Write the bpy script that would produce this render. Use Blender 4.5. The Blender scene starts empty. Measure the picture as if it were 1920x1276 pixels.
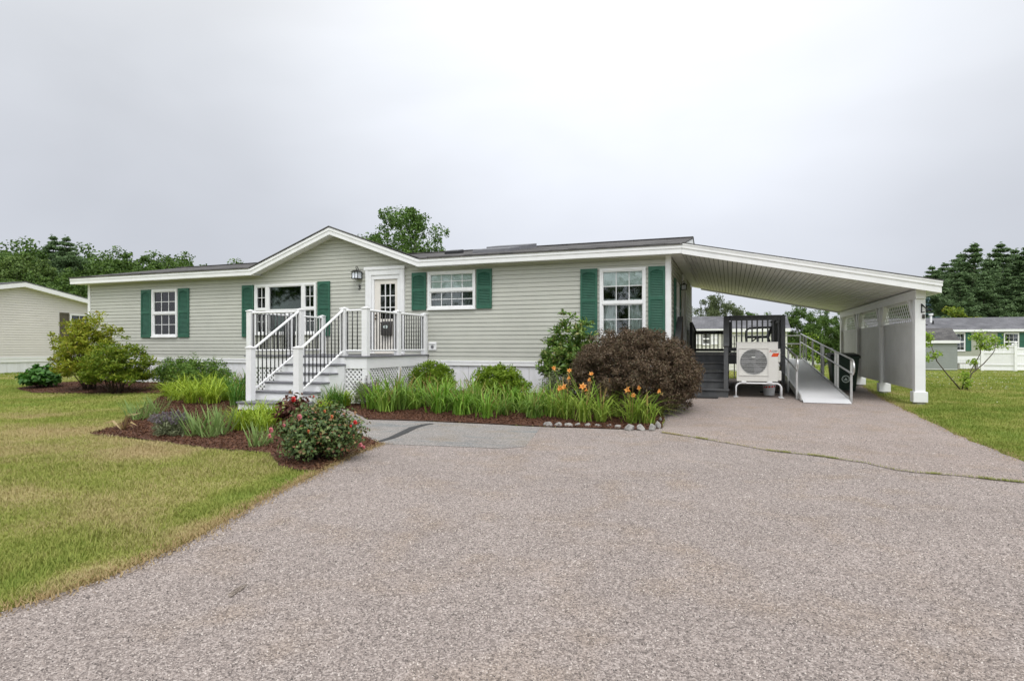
import bpy, bmesh, math, random
import numpy as np
from mathutils import Vector, Matrix
from mathutils.geometry import delaunay_2d_cdt
R = math.radians
scene = bpy.context.scene
COL = scene.collection

# ------------------------------------------------------------------ camera
EYE = Vector((1.268, -13.745, 1.15))
YAW = R(20.0)
FPX, CX, HZ = 1125.0, 960.0, 648.0        # focal length, centre and horizon of a 1920 wide picture
cam = bpy.data.cameras.new('camera'); camo = bpy.data.objects.new('camera', cam); COL.objects.link(camo)
camo.location = EYE; camo.rotation_euler = (R(90), 0, YAW)
cam.sensor_width = 36; cam.lens = FPX/1920*36; cam.shift_y = 10/1920
cam.clip_start = 0.05; cam.clip_end = 2000
scene.camera = camo

# ------------------------------------------------------------------ sky, sun, exposure
SUN_EL, SUN_AZ = R(58), R(150)            # high, behind the camera to the right (azimuth from +Y, clockwise)
w = bpy.data.worlds.new('World'); scene.world = w; w.use_nodes = True
nt = w.node_tree; N = nt.nodes; L = nt.links
bg = N['Background']; bg.inputs['Strength'].default_value = 0.1
sky = N.new('ShaderNodeTexSky'); sky.sky_type = 'NISHITA'; sky.sun_disc = False
sky.sun_elevation = SUN_EL; sky.sun_rotation = SUN_AZ
tc = N.new('ShaderNodeTexCoord')
sep = N.new('ShaderNodeSeparateXYZ'); L.new(tc.outputs['Generated'], sep.inputs[0])
# overcast dome: grey lavender near the horizon, white overhead
ramp = N.new('ShaderNodeValToRGB'); L.new(sep.outputs['Z'], ramp.inputs[0])
cr = ramp.color_ramp
cr.elements[0].position = 0.0; cr.elements[0].color = (0.63, 0.655, 0.725, 1)
cr.elements[1].position = 1.0; cr.elements[1].color = (1.0, 1.0, 1.0, 1)
e = cr.elements.new(0.18); e.color = (0.65, 0.675, 0.735, 1)
e = cr.elements.new(0.40); e.color = (0.75, 0.775, 0.82, 1)
e = cr.elements.new(0.65); e.color = (0.98, 0.99, 1.0, 1)
# soft cloud streaks
mp = N.new('ShaderNodeMapping'); L.new(tc.outputs['Generated'], mp.inputs[0])
mp.inputs['Scale'].default_value = (1.1, 1.1, 2.0)
nz = N.new('ShaderNodeTexNoise'); nz.inputs['Scale'].default_value = 1.5; nz.inputs['Detail'].default_value = 4
L.new(mp.outputs[0], nz.inputs[0])
mr = N.new('ShaderNodeMapRange'); L.new(nz.outputs[0], mr.inputs[0])
mr.inputs['From Min'].default_value = 0.3; mr.inputs['From Max'].default_value = 0.72
mr.inputs['To Min'].default_value = 0.93; mr.inputs['To Max'].default_value = 1.08
# the brightest part of the cloud deck, up and to the right of the house
dot = N.new('ShaderNodeVectorMath'); dot.operation = 'DOT_PRODUCT'
L.new(tc.outputs['Generated'], dot.inputs[0])
bd = Vector((math.cos(YAW)*.17-math.sin(YAW), math.sin(YAW)*.17+math.cos(YAW), .50)).normalized(); dot.inputs[1].default_value = bd
mr2 = N.new('ShaderNodeMapRange'); L.new(dot.outputs['Value'], mr2.inputs[0])
mr2.inputs['From Min'].default_value = 0.82; mr2.inputs['From Max'].default_value = 1.0
mr2.inputs['To Min'].default_value = 0.97; mr2.inputs['To Max'].default_value = 1.32; mr2.interpolation_type = 'SMOOTHSTEP'
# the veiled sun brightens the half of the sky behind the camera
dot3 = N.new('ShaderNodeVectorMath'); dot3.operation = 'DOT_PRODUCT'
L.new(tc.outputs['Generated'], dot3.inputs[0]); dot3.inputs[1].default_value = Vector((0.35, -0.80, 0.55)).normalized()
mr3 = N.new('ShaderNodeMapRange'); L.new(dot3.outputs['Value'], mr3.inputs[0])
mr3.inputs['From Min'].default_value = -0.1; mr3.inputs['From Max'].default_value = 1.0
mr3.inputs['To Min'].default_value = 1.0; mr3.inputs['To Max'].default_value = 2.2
mpb = N.new('ShaderNodeMapping'); L.new(tc.outputs['Generated'], mpb.inputs[0]); mpb.inputs['Rotation'].default_value = (0, R(28), R(20)); mpb.inputs['Scale'].default_value = (1.2, 3.2, 4.5)
nzb = N.new('ShaderNodeTexNoise'); nzb.inputs['Scale'].default_value = 1.1; nzb.inputs['Detail'].default_value = 5; nzb.inputs['Distortion'].default_value = .6; L.new(mpb.outputs[0], nzb.inputs[0])
mrb = N.new('ShaderNodeMapRange'); L.new(nzb.outputs[0], mrb.inputs[0]); mrb.inputs['From Min'].default_value = .35; mrb.inputs['From Max'].default_value = .7; mrb.inputs['To Min'].default_value = .98; mrb.inputs['To Max'].default_value = 1.05
m0 = N.new('ShaderNodeMath'); m0.operation = 'MULTIPLY'; L.new(mr.outputs[0], m0.inputs[0]); L.new(mrb.outputs[0], m0.inputs[1])
m1 = N.new('ShaderNodeMath'); m1.operation = 'MULTIPLY'; L.new(m0.outputs[0], m1.inputs[0]); L.new(mr2.outputs[0], m1.inputs[1])
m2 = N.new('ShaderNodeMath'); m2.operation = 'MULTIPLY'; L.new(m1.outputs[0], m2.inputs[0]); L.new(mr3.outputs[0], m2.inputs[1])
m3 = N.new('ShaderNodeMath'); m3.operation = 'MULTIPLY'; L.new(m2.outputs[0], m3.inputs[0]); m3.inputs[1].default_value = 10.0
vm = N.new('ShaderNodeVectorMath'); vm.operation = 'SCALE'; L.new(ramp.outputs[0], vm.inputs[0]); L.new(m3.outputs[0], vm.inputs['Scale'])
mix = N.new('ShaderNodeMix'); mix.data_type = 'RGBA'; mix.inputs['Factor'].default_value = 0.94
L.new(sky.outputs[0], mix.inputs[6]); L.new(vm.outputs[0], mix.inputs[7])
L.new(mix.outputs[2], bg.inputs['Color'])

sl = bpy.data.lights.new('sun', 'SUN'); sl.energy = 1.5; sl.angle = R(24); sl.color = (1.0, 0.985, 0.97)
so = bpy.data.objects.new('sun', sl); COL.objects.link(so)
sd = Vector((math.sin(SUN_AZ)*math.cos(SUN_EL), math.cos(SUN_AZ)*math.cos(SUN_EL), math.sin(SUN_EL)))
so.rotation_euler = sd.to_track_quat('Z', 'Y').to_euler(); so.location = (10, -20, 30)
scene.view_settings.view_transform = 'Standard'; scene.view_settings.look = 'None'
scene.view_settings.exposure = 0.0; scene.view_settings.gamma = 1.0
scene.cycles.max_bounces = 6; scene.cycles.transparent_max_bounces = 12
scene.cycles.use_denoising = True

# ------------------------------------------------------------------ where things are
RX = Vector((math.cos(YAW), math.sin(YAW))); FW = Vector((-math.sin(YAW), math.cos(YAW)))
def sst(t): t = max(0., min(1., t)); return t*t*(3-2*t)
def gz(x, y):                              # height of the ground
    z = -0.14*sst((-0.8-y)/3.2)
    if y > 8: z -= 0.02*(min(y, 60)-8)*sst((x+24)/10)
    return z
def gz_np(x, y):
    t = np.clip((-0.8-y)/3.2, 0, 1); z = -0.14*t*t*(3-2*t)
    s = np.clip((x+24)/10, 0, 1); s = s*s*(3-2*s)
    return z - np.where(y > 8, 0.02*(np.clip(y, 8, 60)-8)*s, 0)
def ray(px): k = (px-CX)/FPX; return (RX*k + FW)
def G(px, py):                             # point of the ground
    z = 0.
    for _ in range(12):
        d = FPX*(EYE.z-z)/(py-HZ); p = ray(px)*d; x, y = EYE.x+p.x, EYE.y+p.y; z = gz(x, y)
    return Vector((x, y, z))
def depth(p): return (p[0]-EYE.x)*FW.x + (p[1]-EYE.y)*FW.y
def WY(px, py, Y=0.):                      # point of a plane parallel to the front wall
    r = ray(px); d = (Y-EYE.y)/r.y
    return Vector((EYE.x+r.x*d, Y, EYE.z+(HZ-py)*d/FPX))
def AT(px, d, z=None):                     # ground point at a depth
    r = ray(px)*d; x, y = EYE.x+r.x, EYE.y+r.y
    return Vector((x, y, gz(x, y) if z is None else z))
def zat(py, d): return EYE.z + (HZ-py)*d/FPX

# ------------------------------------------------------------------ materials
def new_mat(name):
    m = bpy.data.materials.new(name); m.use_nodes = True
    nt = m.node_tree; return m, nt, nt.nodes['Principled BSDF']
def inp(b, **k):
    for a, v in k.items(): b.inputs[a.replace('_', ' ')].default_value = v
def mat(name, col, rough=.6, var=.08, scale=6., bump=0., bscale=60., metal=0., spec=.4, stretch=None, dirt=None):
    m, nt, b = new_mat(name); n, l = nt.nodes, nt.links
    inp(b, Roughness=rough, Metallic=metal); b.inputs['Specular IOR Level'].default_value = spec
    t = n.new('ShaderNodeTexCoord'); src = t.outputs['Object']
    if stretch:
        mp = n.new('ShaderNodeMapping'); mp.inputs['Scale'].default_value = stretch; l.new(src, mp.inputs[0]); src = mp.outputs[0]
    z = n.new('ShaderNodeTexNoise'); z.inputs['Scale'].default_value = scale; z.inputs['Detail'].default_value = 6
    z.inputs['Roughness'].default_value = .65; l.new(src, z.inputs[0])
    r = n.new('ShaderNodeValToRGB'); l.new(z.outputs[0], r.inputs[0])
    lo = [max(0, c*(1-var*1.6)) for c in col]; hi = [min(1, c*(1+var)) for c in col]
    r.color_ramp.elements[0].position = .3; r.color_ramp.elements[0].color = (*lo, 1)
    r.color_ramp.elements[1].position = .65; r.color_ramp.elements[1].color = (*hi, 1)
    out = r.outputs[0]
    if dirt:                               # blotches of grime with their own shape
        z2 = n.new('ShaderNodeTexNoise'); z2.inputs['Scale'].default_value = dirt[1]; z2.inputs['Detail'].default_value = 8; l.new(src, z2.inputs[0])
        g = n.new('ShaderNodeMapRange'); l.new(z2.outputs[0], g.inputs[0]); g.inputs['From Min'].default_value = .5; g.inputs['From Max'].default_value = .75
        g.inputs['To Max'].default_value = dirt[2]
        mx = n.new('ShaderNodeMix'); mx.data_type = 'RGBA'; l.new(g.outputs[0], mx.inputs['Factor']); l.new(out, mx.inputs[6]); mx.inputs[7].default_value = (*dirt[0], 1)
        out = mx.outputs[2]
    l.new(out, b.inputs['Base Color'])
    if bump:
        z3 = n.new('ShaderNodeTexNoise'); z3.inputs['Scale'].default_value = bscale; z3.inputs['Detail'].default_value = 4; l.new(src, z3.inputs[0])
        bp = n.new('ShaderNodeBump'); bp.inputs['Strength'].default_value = bump; bp.inputs['Distance'].default_value = .01
        l.new(z3.outputs[0], bp.inputs['Height']); l.new(bp.outputs[0], b.inputs['Normal'])
    return m
def leaf_mat(name, c0, c1, c2=None, trans=.3, rough=.5, spec=.3):
    m, nt, b = new_mat(name); n, l = nt.nodes, nt.links
    inp(b, Roughness=rough); b.inputs['Specular IOR Level'].default_value = spec
    g = n.new('ShaderNodeNewGeometry'); r = n.new('ShaderNodeValToRGB'); l.new(g.outputs['Random Per Island'], r.inputs[0])
    r.color_ramp.elements[0].color = (*c0, 1); r.color_ramp.elements[1].color = (*c1, 1)
    if c2: r.color_ramp.elements[1].position = .8; e = r.color_ramp.elements.new(1.); e.color = (*c2, 1)
    l.new(r.outputs[0], b.inputs['Base Color'])
    t = n.new('ShaderNodeBsdfTranslucent'); l.new(r.outputs[0], t.inputs[0])
    mx = n.new('ShaderNodeMixShader'); mx.inputs[0].default_value = trans
    l.new(b.outputs[0], mx.inputs[1]); l.new(t.outputs[0], mx.inputs[2]); l.new(mx.outputs[0], n['Material Output'].inputs[0])
    return m
def glass_mat(name, tint=(.9, .95, .93), base=.06):
    m, nt, b = new_mat(name); n, l = nt.nodes, nt.links; n.remove(b)
    t = n.new('ShaderNodeBsdfTransparent'); t.inputs[0].default_value = (*tint, 1)
    g = n.new('ShaderNodeBsdfGlossy'); g.inputs['Roughness'].default_value = .03; g.inputs['Color'].default_value = (.9, .9, .9, 1)
    f = n.new('ShaderNodeFresnel'); f.inputs[0].default_value = 1.5
    a = n.new('ShaderNodeMath'); a.operation = 'ADD'; a.inputs[1].default_value = base; l.new(f.outputs[0], a.inputs[0])
    mx = n.new('ShaderNodeMixShader'); l.new(a.outputs[0], mx.inputs[0]); l.new(t.outputs[0], mx.inputs[1]); l.new(g.outputs[0], mx.inputs[2])
    l.new(mx.outputs[0], n['Material Output'].inputs[0]); return m
def shingle_mat(name, c0, c1):
    m, nt, b = new_mat(name); n, l = nt.nodes, nt.links; inp(b, Roughness=.95); b.inputs['Specular IOR Level'].default_value = .15
    t = n.new('ShaderNodeTexCoord'); br = n.new('ShaderNodeTexBrick'); l.new(t.outputs['Object'], br.inputs[0])
    br.inputs['Scale'].default_value = 1.; br.inputs['Brick Width'].default_value = .32; br.inputs['Row Height'].default_value = .14
    br.inputs['Mortar Size'].default_value = .006; br.inputs['Color1'].default_value = (*c0, 1); br.inputs['Color2'].default_value = (*c1, 1)
    br.inputs['Mortar'].default_value = tuple(c*.45 for c in c0)+(1,)
    z = n.new('ShaderNodeTexNoise'); z.inputs['Scale'].default_value = 45; z.inputs['Detail'].default_value = 5; l.new(t.outputs['Object'], z.inputs[0])
    z2 = n.new('ShaderNodeTexNoise'); z2.inputs['Scale'].default_value = .8; l.new(t.outputs['Object'], z2.inputs[0])
    a = n.new('ShaderNodeMath'); a.operation = 'ADD'; l.new(z.outputs[0], a.inputs[0]); l.new(z2.outputs[0], a.inputs[1])
    s = n.new('ShaderNodeVectorMath'); s.operation = 'SCALE'; l.new(br.outputs[0], s.inputs[0]); l.new(a.outputs[0], s.inputs['Scale'])
    l.new(s.outputs[0], b.inputs['Base Color'])
    bp = n.new('ShaderNodeBump'); bp.inputs['Strength'].default_value = .5; bp.inputs['Distance'].default_value = .02
    l.new(a.outputs[0], bp.inputs['Height']); l.new(bp.outputs[0], b.inputs['Normal'])
    return m
def asphalt_mat(name, lo, mid, hi, tone=(1, 1, 1), stains=None):
    m, nt, b = new_mat(name); n, l = nt.nodes, nt.links; inp(b, Roughness=.92); b.inputs['Specular IOR Level'].default_value = .2
    t = n.new('ShaderNodeTexCoord'); src = t.outputs['Object']
    v = n.new('ShaderNodeTexVoronoi'); v.inputs['Scale'].default_value = 150; l.new(src, v.inputs[0])
    v2 = n.new('ShaderNodeTexVoronoi'); v2.inputs['Scale'].default_value = 85; l.new(src, v2.inputs[0])
    sp = n.new('ShaderNodeSeparateColor'); l.new(v.outputs['Color'], sp.inputs[0])
    sp2 = n.new('ShaderNodeSeparateColor'); l.new(v2.outputs['Color'], sp2.inputs[0])
    mxv = n.new('ShaderNodeMath'); mxv.operation = 'MULTIPLY_ADD'; l.new(sp2.outputs[1], mxv.inputs[0]); mxv.inputs[1].default_value = .4
    k = n.new('ShaderNodeMath'); k.operation = 'MULTIPLY'; l.new(sp.outputs[0], k.inputs[0]); k.inputs[1].default_value = .6; l.new(k.outputs[0], mxv.inputs[2])
    r = n.new('ShaderNodeValToRGB'); l.new(mxv.outputs[0], r.inputs[0])
    r.color_ramp.elements[0].color = (*lo, 1); r.color_ramp.elements[0].position = .12
    r.color_ramp.elements[1].color = (*hi, 1); r.color_ramp.elements[1].position = .95
    e = r.color_ramp.elements.new(.5); e.color = (*mid, 1)
    z = n.new('ShaderNodeTexNoise'); z.inputs['Scale'].default_value = .9; z.inputs['Detail'].default_value = 7; z.inputs['Roughness'].default_value = .7; l.new(src, z.inputs[0])
    g = n.new('ShaderNodeMapRange'); l.new(z.outputs[0], g.inputs[0]); g.inputs['From Min'].default_value = .3; g.inputs['From Max'].default_value = .7
    g.inputs['To Min'].default_value = .86; g.inputs['To Max'].default_value = 1.06
    s = n.new('ShaderNodeVectorMath'); s.operation = 'SCALE'; l.new(r.outputs[0], s.inputs[0]); l.new(g.outputs[0], s.inputs['Scale'])
    out = s.outputs[0]
    zt = n.new('ShaderNodeTexNoise'); zt.inputs['Scale'].default_value = 2.3; zt.inputs['Detail'].default_value = 6; l.new(src, zt.inputs[0])
    gt = n.new('ShaderNodeMapRange'); l.new(zt.outputs[0], gt.inputs[0]); gt.inputs['From Min'].default_value = .5; gt.inputs['From Max'].default_value = .75; gt.inputs['To Max'].default_value = .5
    mt = n.new('ShaderNodeMix'); mt.data_type = 'RGBA'; mt.blend_type = 'MULTIPLY'; l.new(gt.outputs[0], mt.inputs['Factor']); l.new(out, mt.inputs[6]); mt.inputs[7].default_value = (.95, .84, .66, 1)
    out = mt.outputs[2]
    if stains:
        mp = n.new('ShaderNodeMapping'); mp.inputs['Scale'].default_value = (.5, 2.4, 1); l.new(src, mp.inputs[0])
        z4 = n.new('ShaderNodeTexNoise'); z4.inputs['Scale'].default_value = 1.3; z4.inputs['Detail'].default_value = 8; z4.inputs['Roughness'].default_value = .72; l.new(mp.outputs[0], z4.inputs[0])
        g4 = n.new('ShaderNodeMapRange'); l.new(z4.outputs[0], g4.inputs[0]); g4.inputs['From Min'].default_value = .54; g4.inputs['From Max'].default_value = .68; g4.inputs['To Max'].default_value = .65
        mx = n.new('ShaderNodeMix'); mx.data_type = 'RGBA'; l.new(g4.outputs[0], mx.inputs['Factor']); l.new(out, mx.inputs[6]); mx.inputs[7].default_value = (*stains, 1); out = mx.outputs[2]
    l.new(out, b.inputs['Base Color'])
    bp = n.new('ShaderNodeBump'); bp.inputs['Strength'].default_value = .55; bp.inputs['Distance'].default_value = .006
    l.new(v.outputs['Distance'], bp.inputs['Height']); bp.invert = True; l.new(bp.outputs[0], b.inputs['Normal'])
    return m
def lawn_mat(name, cols, soil=False):
    # patches of dry, mid and fresh grass; the patch pattern belongs to the lawn itself
    m, nt, b = new_mat(name); n, l = nt.nodes, nt.links; inp(b, Roughness=.8); b.inputs['Specular IOR Level'].default_value = .15
    g = n.new('ShaderNodeNewGeometry')
    z = n.new('ShaderNodeTexNoise'); z.inputs['Scale'].default_value = .55; z.inputs['Detail'].default_value = 6; z.inputs['Roughness'].default_value = .62; l.new(g.outputs['Position'], z.inputs[0])
    a = n.new('ShaderNodeMath'); a.operation = 'MULTIPLY_ADD'; l.new(g.outputs['Random Per Island'], a.inputs[0]); a.inputs[1].default_value = 0. if soil else .24
    zc = n.new('ShaderNodeMapRange'); l.new(z.outputs[0], zc.inputs[0]); zc.inputs['From Min'].default_value = .25; zc.inputs['From Max'].default_value = .75; zc.inputs['To Min'].default_value = .17; zc.inputs['To Max'].default_value = .93; zc.clamp = False; l.new(zc.outputs[0], a.inputs[2])
    # drier towards the bed and driveway on the left lawn, greener far right
    sp = n.new('ShaderNodeSeparateXYZ'); l.new(g.outputs['Position'], sp.inputs[0])
    mx_ = n.new('ShaderNodeMapRange'); l.new(sp.outputs['X'], mx_.inputs[0]); mx_.inputs['From Min'].default_value = 0.; mx_.inputs['From Max'].default_value = 4.
    mx_.inputs['To Min'].default_value = 0.; mx_.inputs['To Max'].default_value = .16
    # dry strip (world band around the bed's lower edge)
    ds = n.new('ShaderNodeVectorMath'); ds.operation = 'DISTANCE'; l.new(g.outputs['Position'], ds.inputs[0]); ds.inputs[1].default_value = (-6.3, -7.0, 0)
    md = n.new('ShaderNodeMapRange'); l.new(ds.outputs['Value'], md.inputs[0]); md.inputs['From Min'].default_value = 1.0; md.inputs['From Max'].default_value = 5.5
    md.inputs['To Min'].default_value = -.20; md.inputs['To Max'].default_value = .10
    s1 = n.new('ShaderNodeMath'); s1.operation = 'ADD'; l.new(a.outputs[0], s1.inputs[0]); l.new(mx_.outputs[0], s1.inputs[1])
    s2 = n.new('ShaderNodeMath'); s2.operation = 'ADD'; l.new(s1.outputs[0], s2.inputs[0]); l.new(md.outputs[0], s2.inputs[1])
    # watered strip a hand's breadth from the driveway edge, straw right at it
    ea, eb = G(0, 1150), G(480, 945); en = Vector((-(eb-ea).y, (eb-ea).x, 0)).normalized()
    sb = n.new('ShaderNodeVectorMath'); sb.operation = 'SUBTRACT'; l.new(g.outputs['Position'], sb.inputs[0]); sb.inputs[1].default_value = (ea.x, ea.y, 0)
    dt_ = n.new('ShaderNodeVectorMath'); dt_.operation = 'DOT_PRODUCT'; l.new(sb.outputs[0], dt_.inputs[0]); dt_.inputs[1].default_value = en
    er = n.new('ShaderNodeValToRGB'); l.new(dt_.outputs['Value'], er.inputs[0]); er.color_ramp.elements[0].position = 0.; er.color_ramp.elements[0].color = (.3, .3, .3, 1)
    er.color_ramp.elements[1].position = 1.; er.color_ramp.elements[1].color = (.5, .5, .5, 1)
    for p_, c_ in ((.10, .34), (.22, .74), (.38, .72), (.62, .5)): e_ = er.color_ramp.elements.new(p_); e_.color = (c_, c_, c_, 1)
    eo = n.new('ShaderNodeMath'); eo.operation = 'SUBTRACT'; l.new(er.outputs[0], eo.inputs[0]); eo.inputs[1].default_value = .5
    zn = n.new('ShaderNodeTexNoise'); zn.inputs['Scale'].default_value = 1.9; zn.inputs['Detail'].default_value = 4; l.new(g.outputs['Position'], zn.inputs[0])
    zr_n = n.new('ShaderNodeMapRange'); l.new(zn.outputs[0], zr_n.inputs[0]); zr_n.inputs['From Min'].default_value = .36; zr_n.inputs['From Max'].default_value = .62
    em = n.new('ShaderNodeMath'); em.operation = 'MULTIPLY'; l.new(eo.outputs[0], em.inputs[0]); l.new(zr_n.outputs[0], em.inputs[1])
    s3 = n.new('ShaderNodeMath'); s3.operation = 'ADD'; l.new(s2.outputs[0], s3.inputs[0]); l.new(em.outputs[0], s3.inputs[1]); s2 = s3
    r = n.new('ShaderNodeValToRGB'); l.new(s2.outputs[0], r.inputs[0])
    off = -.12 if soil else 0.
    for i, (p, c) in enumerate(cols):
        e = r.color_ramp.elements[i] if i < 2 else r.color_ramp.elements.new(min(1, max(0, p+off)))
        e.position = min(1, max(0, p+off)); e.color = (*c, 1)
    l.new(r.outputs[0], b.inputs['Base Color'])
    if soil:
        bp = n.new('ShaderNodeBump'); z2 = n.new('ShaderNodeTexNoise'); z2.inputs['Scale'].default_value = 40; l.new(g.outputs['Position'], z2.inputs[0])
        l.new(z2.outputs[0], bp.inputs['Height']); bp.inputs['Strength'].default_value = .8; bp.inputs['Distance'].default_value = .03; l.new(bp.outputs[0], b.inputs['Normal'])
    else:
        t = n.new('ShaderNodeBsdfTranslucent'); l.new(r.outputs[0], t.inputs[0])
        mx = n.new('ShaderNodeMixShader'); mx.inputs[0].default_value = .3
        l.new(b.outputs[0], mx.inputs[1]); l.new(t.outputs[0], mx.inputs[2]); l.new(mx.outputs[0], n['Material Output'].inputs[0])
    return m

LAWN = [(.32, (.46, .37, .20)), (1.0, (.20, .268, .05)), (.52, (.42, .37, .165)), (.72, (.31, .335, .085))]
M = dict(
  siding=mat('sage_siding', (.485, .487, .432), .55, .04, 1.2, spec=.35, dirt=((.40, .41, .37), 2.2, .3)),
  siding_side=mat('sage_siding_side', (.485, .487, .432), .55, .04, 1.2, spec=.35),
  taupe=mat('taupe_siding', (.66, .63, .59), .55, .03, 1.2, spec=.3),
  greige=mat('pale_green_siding', (.36, .37, .29), .6, .04, 1.5),
  shedgrey=mat('grey_green_shed', (.25, .27, .25), .6, .05, 2.),
  white=mat('white_vinyl', (.82, .82, .82), .42, .03, 3., spec=.45, dirt=((.66, .66, .66), 5., .2)),
  trim=mat('white_trim', (.82, .82, .82), .45, .03, 4., spec=.4, dirt=((.62, .62, .61), 7., .22)),
  skirt=mat('white_skirting', (.78, .78, .80), .5, .05, 4., stretch=(1, 1, .2), dirt=((.52, .50, .44), 6., .3)),
  soffit=mat('soffit_panel', (.88, .88, .86), .5, .03, 2., dirt=((.74, .73, .69), 1.2, .25)),
  panel=mat('privacy_panel_vinyl', (.74, .74, .72), .5, .04, 2.5, dirt=((.55, .54, .5), 3., .3)),
  green=mat('green_shutter', (.028, .112, .072), .5, .12, 5., spec=.4),
  brown=mat('brown_shutter', (.10, .085, .06), .5, .1, 5.),
  shingle=shingle_mat('weathered_shingle', (.135, .13, .125), (.075, .073, .075)),
  shingle2=shingle_mat('grey_shingle', (.17, .17, .18), (.12, .12, .13)),
  drip=mat('drip_edge', (.42, .41, .38), .5, .1, 8.),
  tread=mat('grey_deck_board', (.17, .17, .185), .7, .15, 6., stretch=(1, 6, 6), bump=.2),
  dark=mat('dark_deck_paint', (.070, .072, .074), .62, .2, 4., stretch=(1, 1, .5), bump=.25, bscale=30, dirt=((.12, .115, .105), 3., .5)),
  darkwood=mat('dark_deck_board', (.125, .12, .115), .7, .2, 5., stretch=(6, 1, 1), bump=.2),
  weathered=mat('weathered_post_timber', (.085, .065, .05), .8, .25, 6., stretch=(4, 4, .6), bump=.4),
  black=mat('black_metal', (.012, .012, .013), .35, .1, 9., spec=.5),
  blackplastic=mat('black_plastic', (.010, .014, .012), .5, .1, 9.),
  bingreen=mat('dark_green_plastic', (.010, .028, .018), .45, .1, 9.),
  aluminium=mat('aluminium', (.62, .62, .61), .38, .08, 10., metal=.85),
  alum_tread=mat('ribbed_aluminium', (.74, .74, .75), .5, .05, 14., metal=.15, bump=.3, bscale=90, stretch=(1, 12, 1)),
  door=mat('cream_door', (.74, .70, .64), .45, .03, 4.),
  curtain=mat('white_curtain', (.72, .73, .72), .9, .06, 8., stretch=(12, 1, .5)),
  blind=mat('white_blind', (.84, .86, .87), .8, .03, 6.),
  room=mat('room_wall', (.16, .16, .15), .9, .2, 2.),
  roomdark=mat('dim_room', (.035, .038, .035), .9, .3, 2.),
  screen=mat('insect_screen', (.19, .20, .21), .8, .05, 8.),
  glass=glass_mat('window_glass', base=.03), glassdark=glass_mat('picture_window_glass', (.5, .58, .52), .01),
  milk=mat('milk_glass', (.82, .86, .92), .3, .05, 20.),
  brass=mat('aged_brass', (.16, .12, .07), .4, .2, 20., metal=.8),
  mailbox=mat('mailbox_bronze', (.05, .045, .04), .45, .15, 14.),
  beige=mat('beige_casing', (.66, .645, .60), .42, .03, 5.),
  grille=mat('fan_shadow_plastic', (.055, .06, .062), .6, .1, 12.),
  wire=mat('fan_guard_wire', (.55, .55, .53), .45, .04, 20.),
  red=mat('red_print', (.62, .035, .02), .5, .05, 10.), orange=mat('orange_print', (.80, .26, .02), .5, .05, 10.),
  greyprint=mat('grey_print', (.16, .16, .17), .5, .05, 10.), whiteprint=mat('white_print', (.62, .70, .66), .5, .05, 10.),
  bucket=mat('white_bucket', (.62, .63, .64), .45, .05, 6., dirt=((.4, .38, .34), 8., .4)),
  concrete=mat('concrete', (.33, .32, .29), .9, .2, 14., bump=.5, bscale=50),
  stone=mat('fieldstone', (.30, .29, .27), .9, .35, 9., bump=.7, bscale=25, dirt=((.17, .16, .14), 5., .5)),
  mulch=mat('brown_mulch', (.095, .040, .022), .95, .5, 30., bump=1., bscale=80),
  oil=asphalt_mat('oiled_asphalt', (.06, .05, .042), (.17, .14, .115), (.36, .31, .27)),
  tar=mat('tar_seam', (.045, .045, .047), .7, .3, 25., bump=.5),
  asphalt=asphalt_mat('aggregate_asphalt', (.125, .107, .099), (.282, .240, .218), (.49, .432, .40)),
  asphalt2=asphalt_mat('pink_aggregate_asphalt', (.15, .125, .112), (.30, .25, .225), (.49, .42, .38)),
  asphalt3=asphalt_mat('grey_walk_asphalt', (.12, .112, .107), (.262, .245, .23), (.46, .43, .40), stains=(.10, .15, .17)),
  soil=lawn_mat('lawn_soil', [(a, tuple(c*.85 for c in b)) for a, b in LAWN], True),
  grass=lawn_mat('grass_blade', LAWN),
  bark=mat('bark', (.10, .08, .06), .9, .3, 12., bump=.8, bscale=30, stretch=(3, 3, .5)),
  birchbark=mat('pale_bark', (.36, .34, .31), .9, .4, 8., bump=.5, stretch=(2, 2, 4)),
  twig=mat('twig', (.075, .05, .035), .9, .3, 20.),
  mat_=mat('door_mat', (.03, .03, .03), .95, .2, 40., bump=.6),
)
M['pebble'] = leaf_mat('aggregate_stone', (.075, .065, .062), (.37, .315, .285), (.60, .545, .50), trans=0., rough=.85, spec=.2)
M['chip'] = leaf_mat('mulch_chip', (.060, .028, .017), (.19, .095, .056), trans=0., rough=.9, spec=.1)
M['dead'] = leaf_mat('dry_blade', (.28, .19, .08), (.42, .32, .16), trans=.2)
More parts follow.
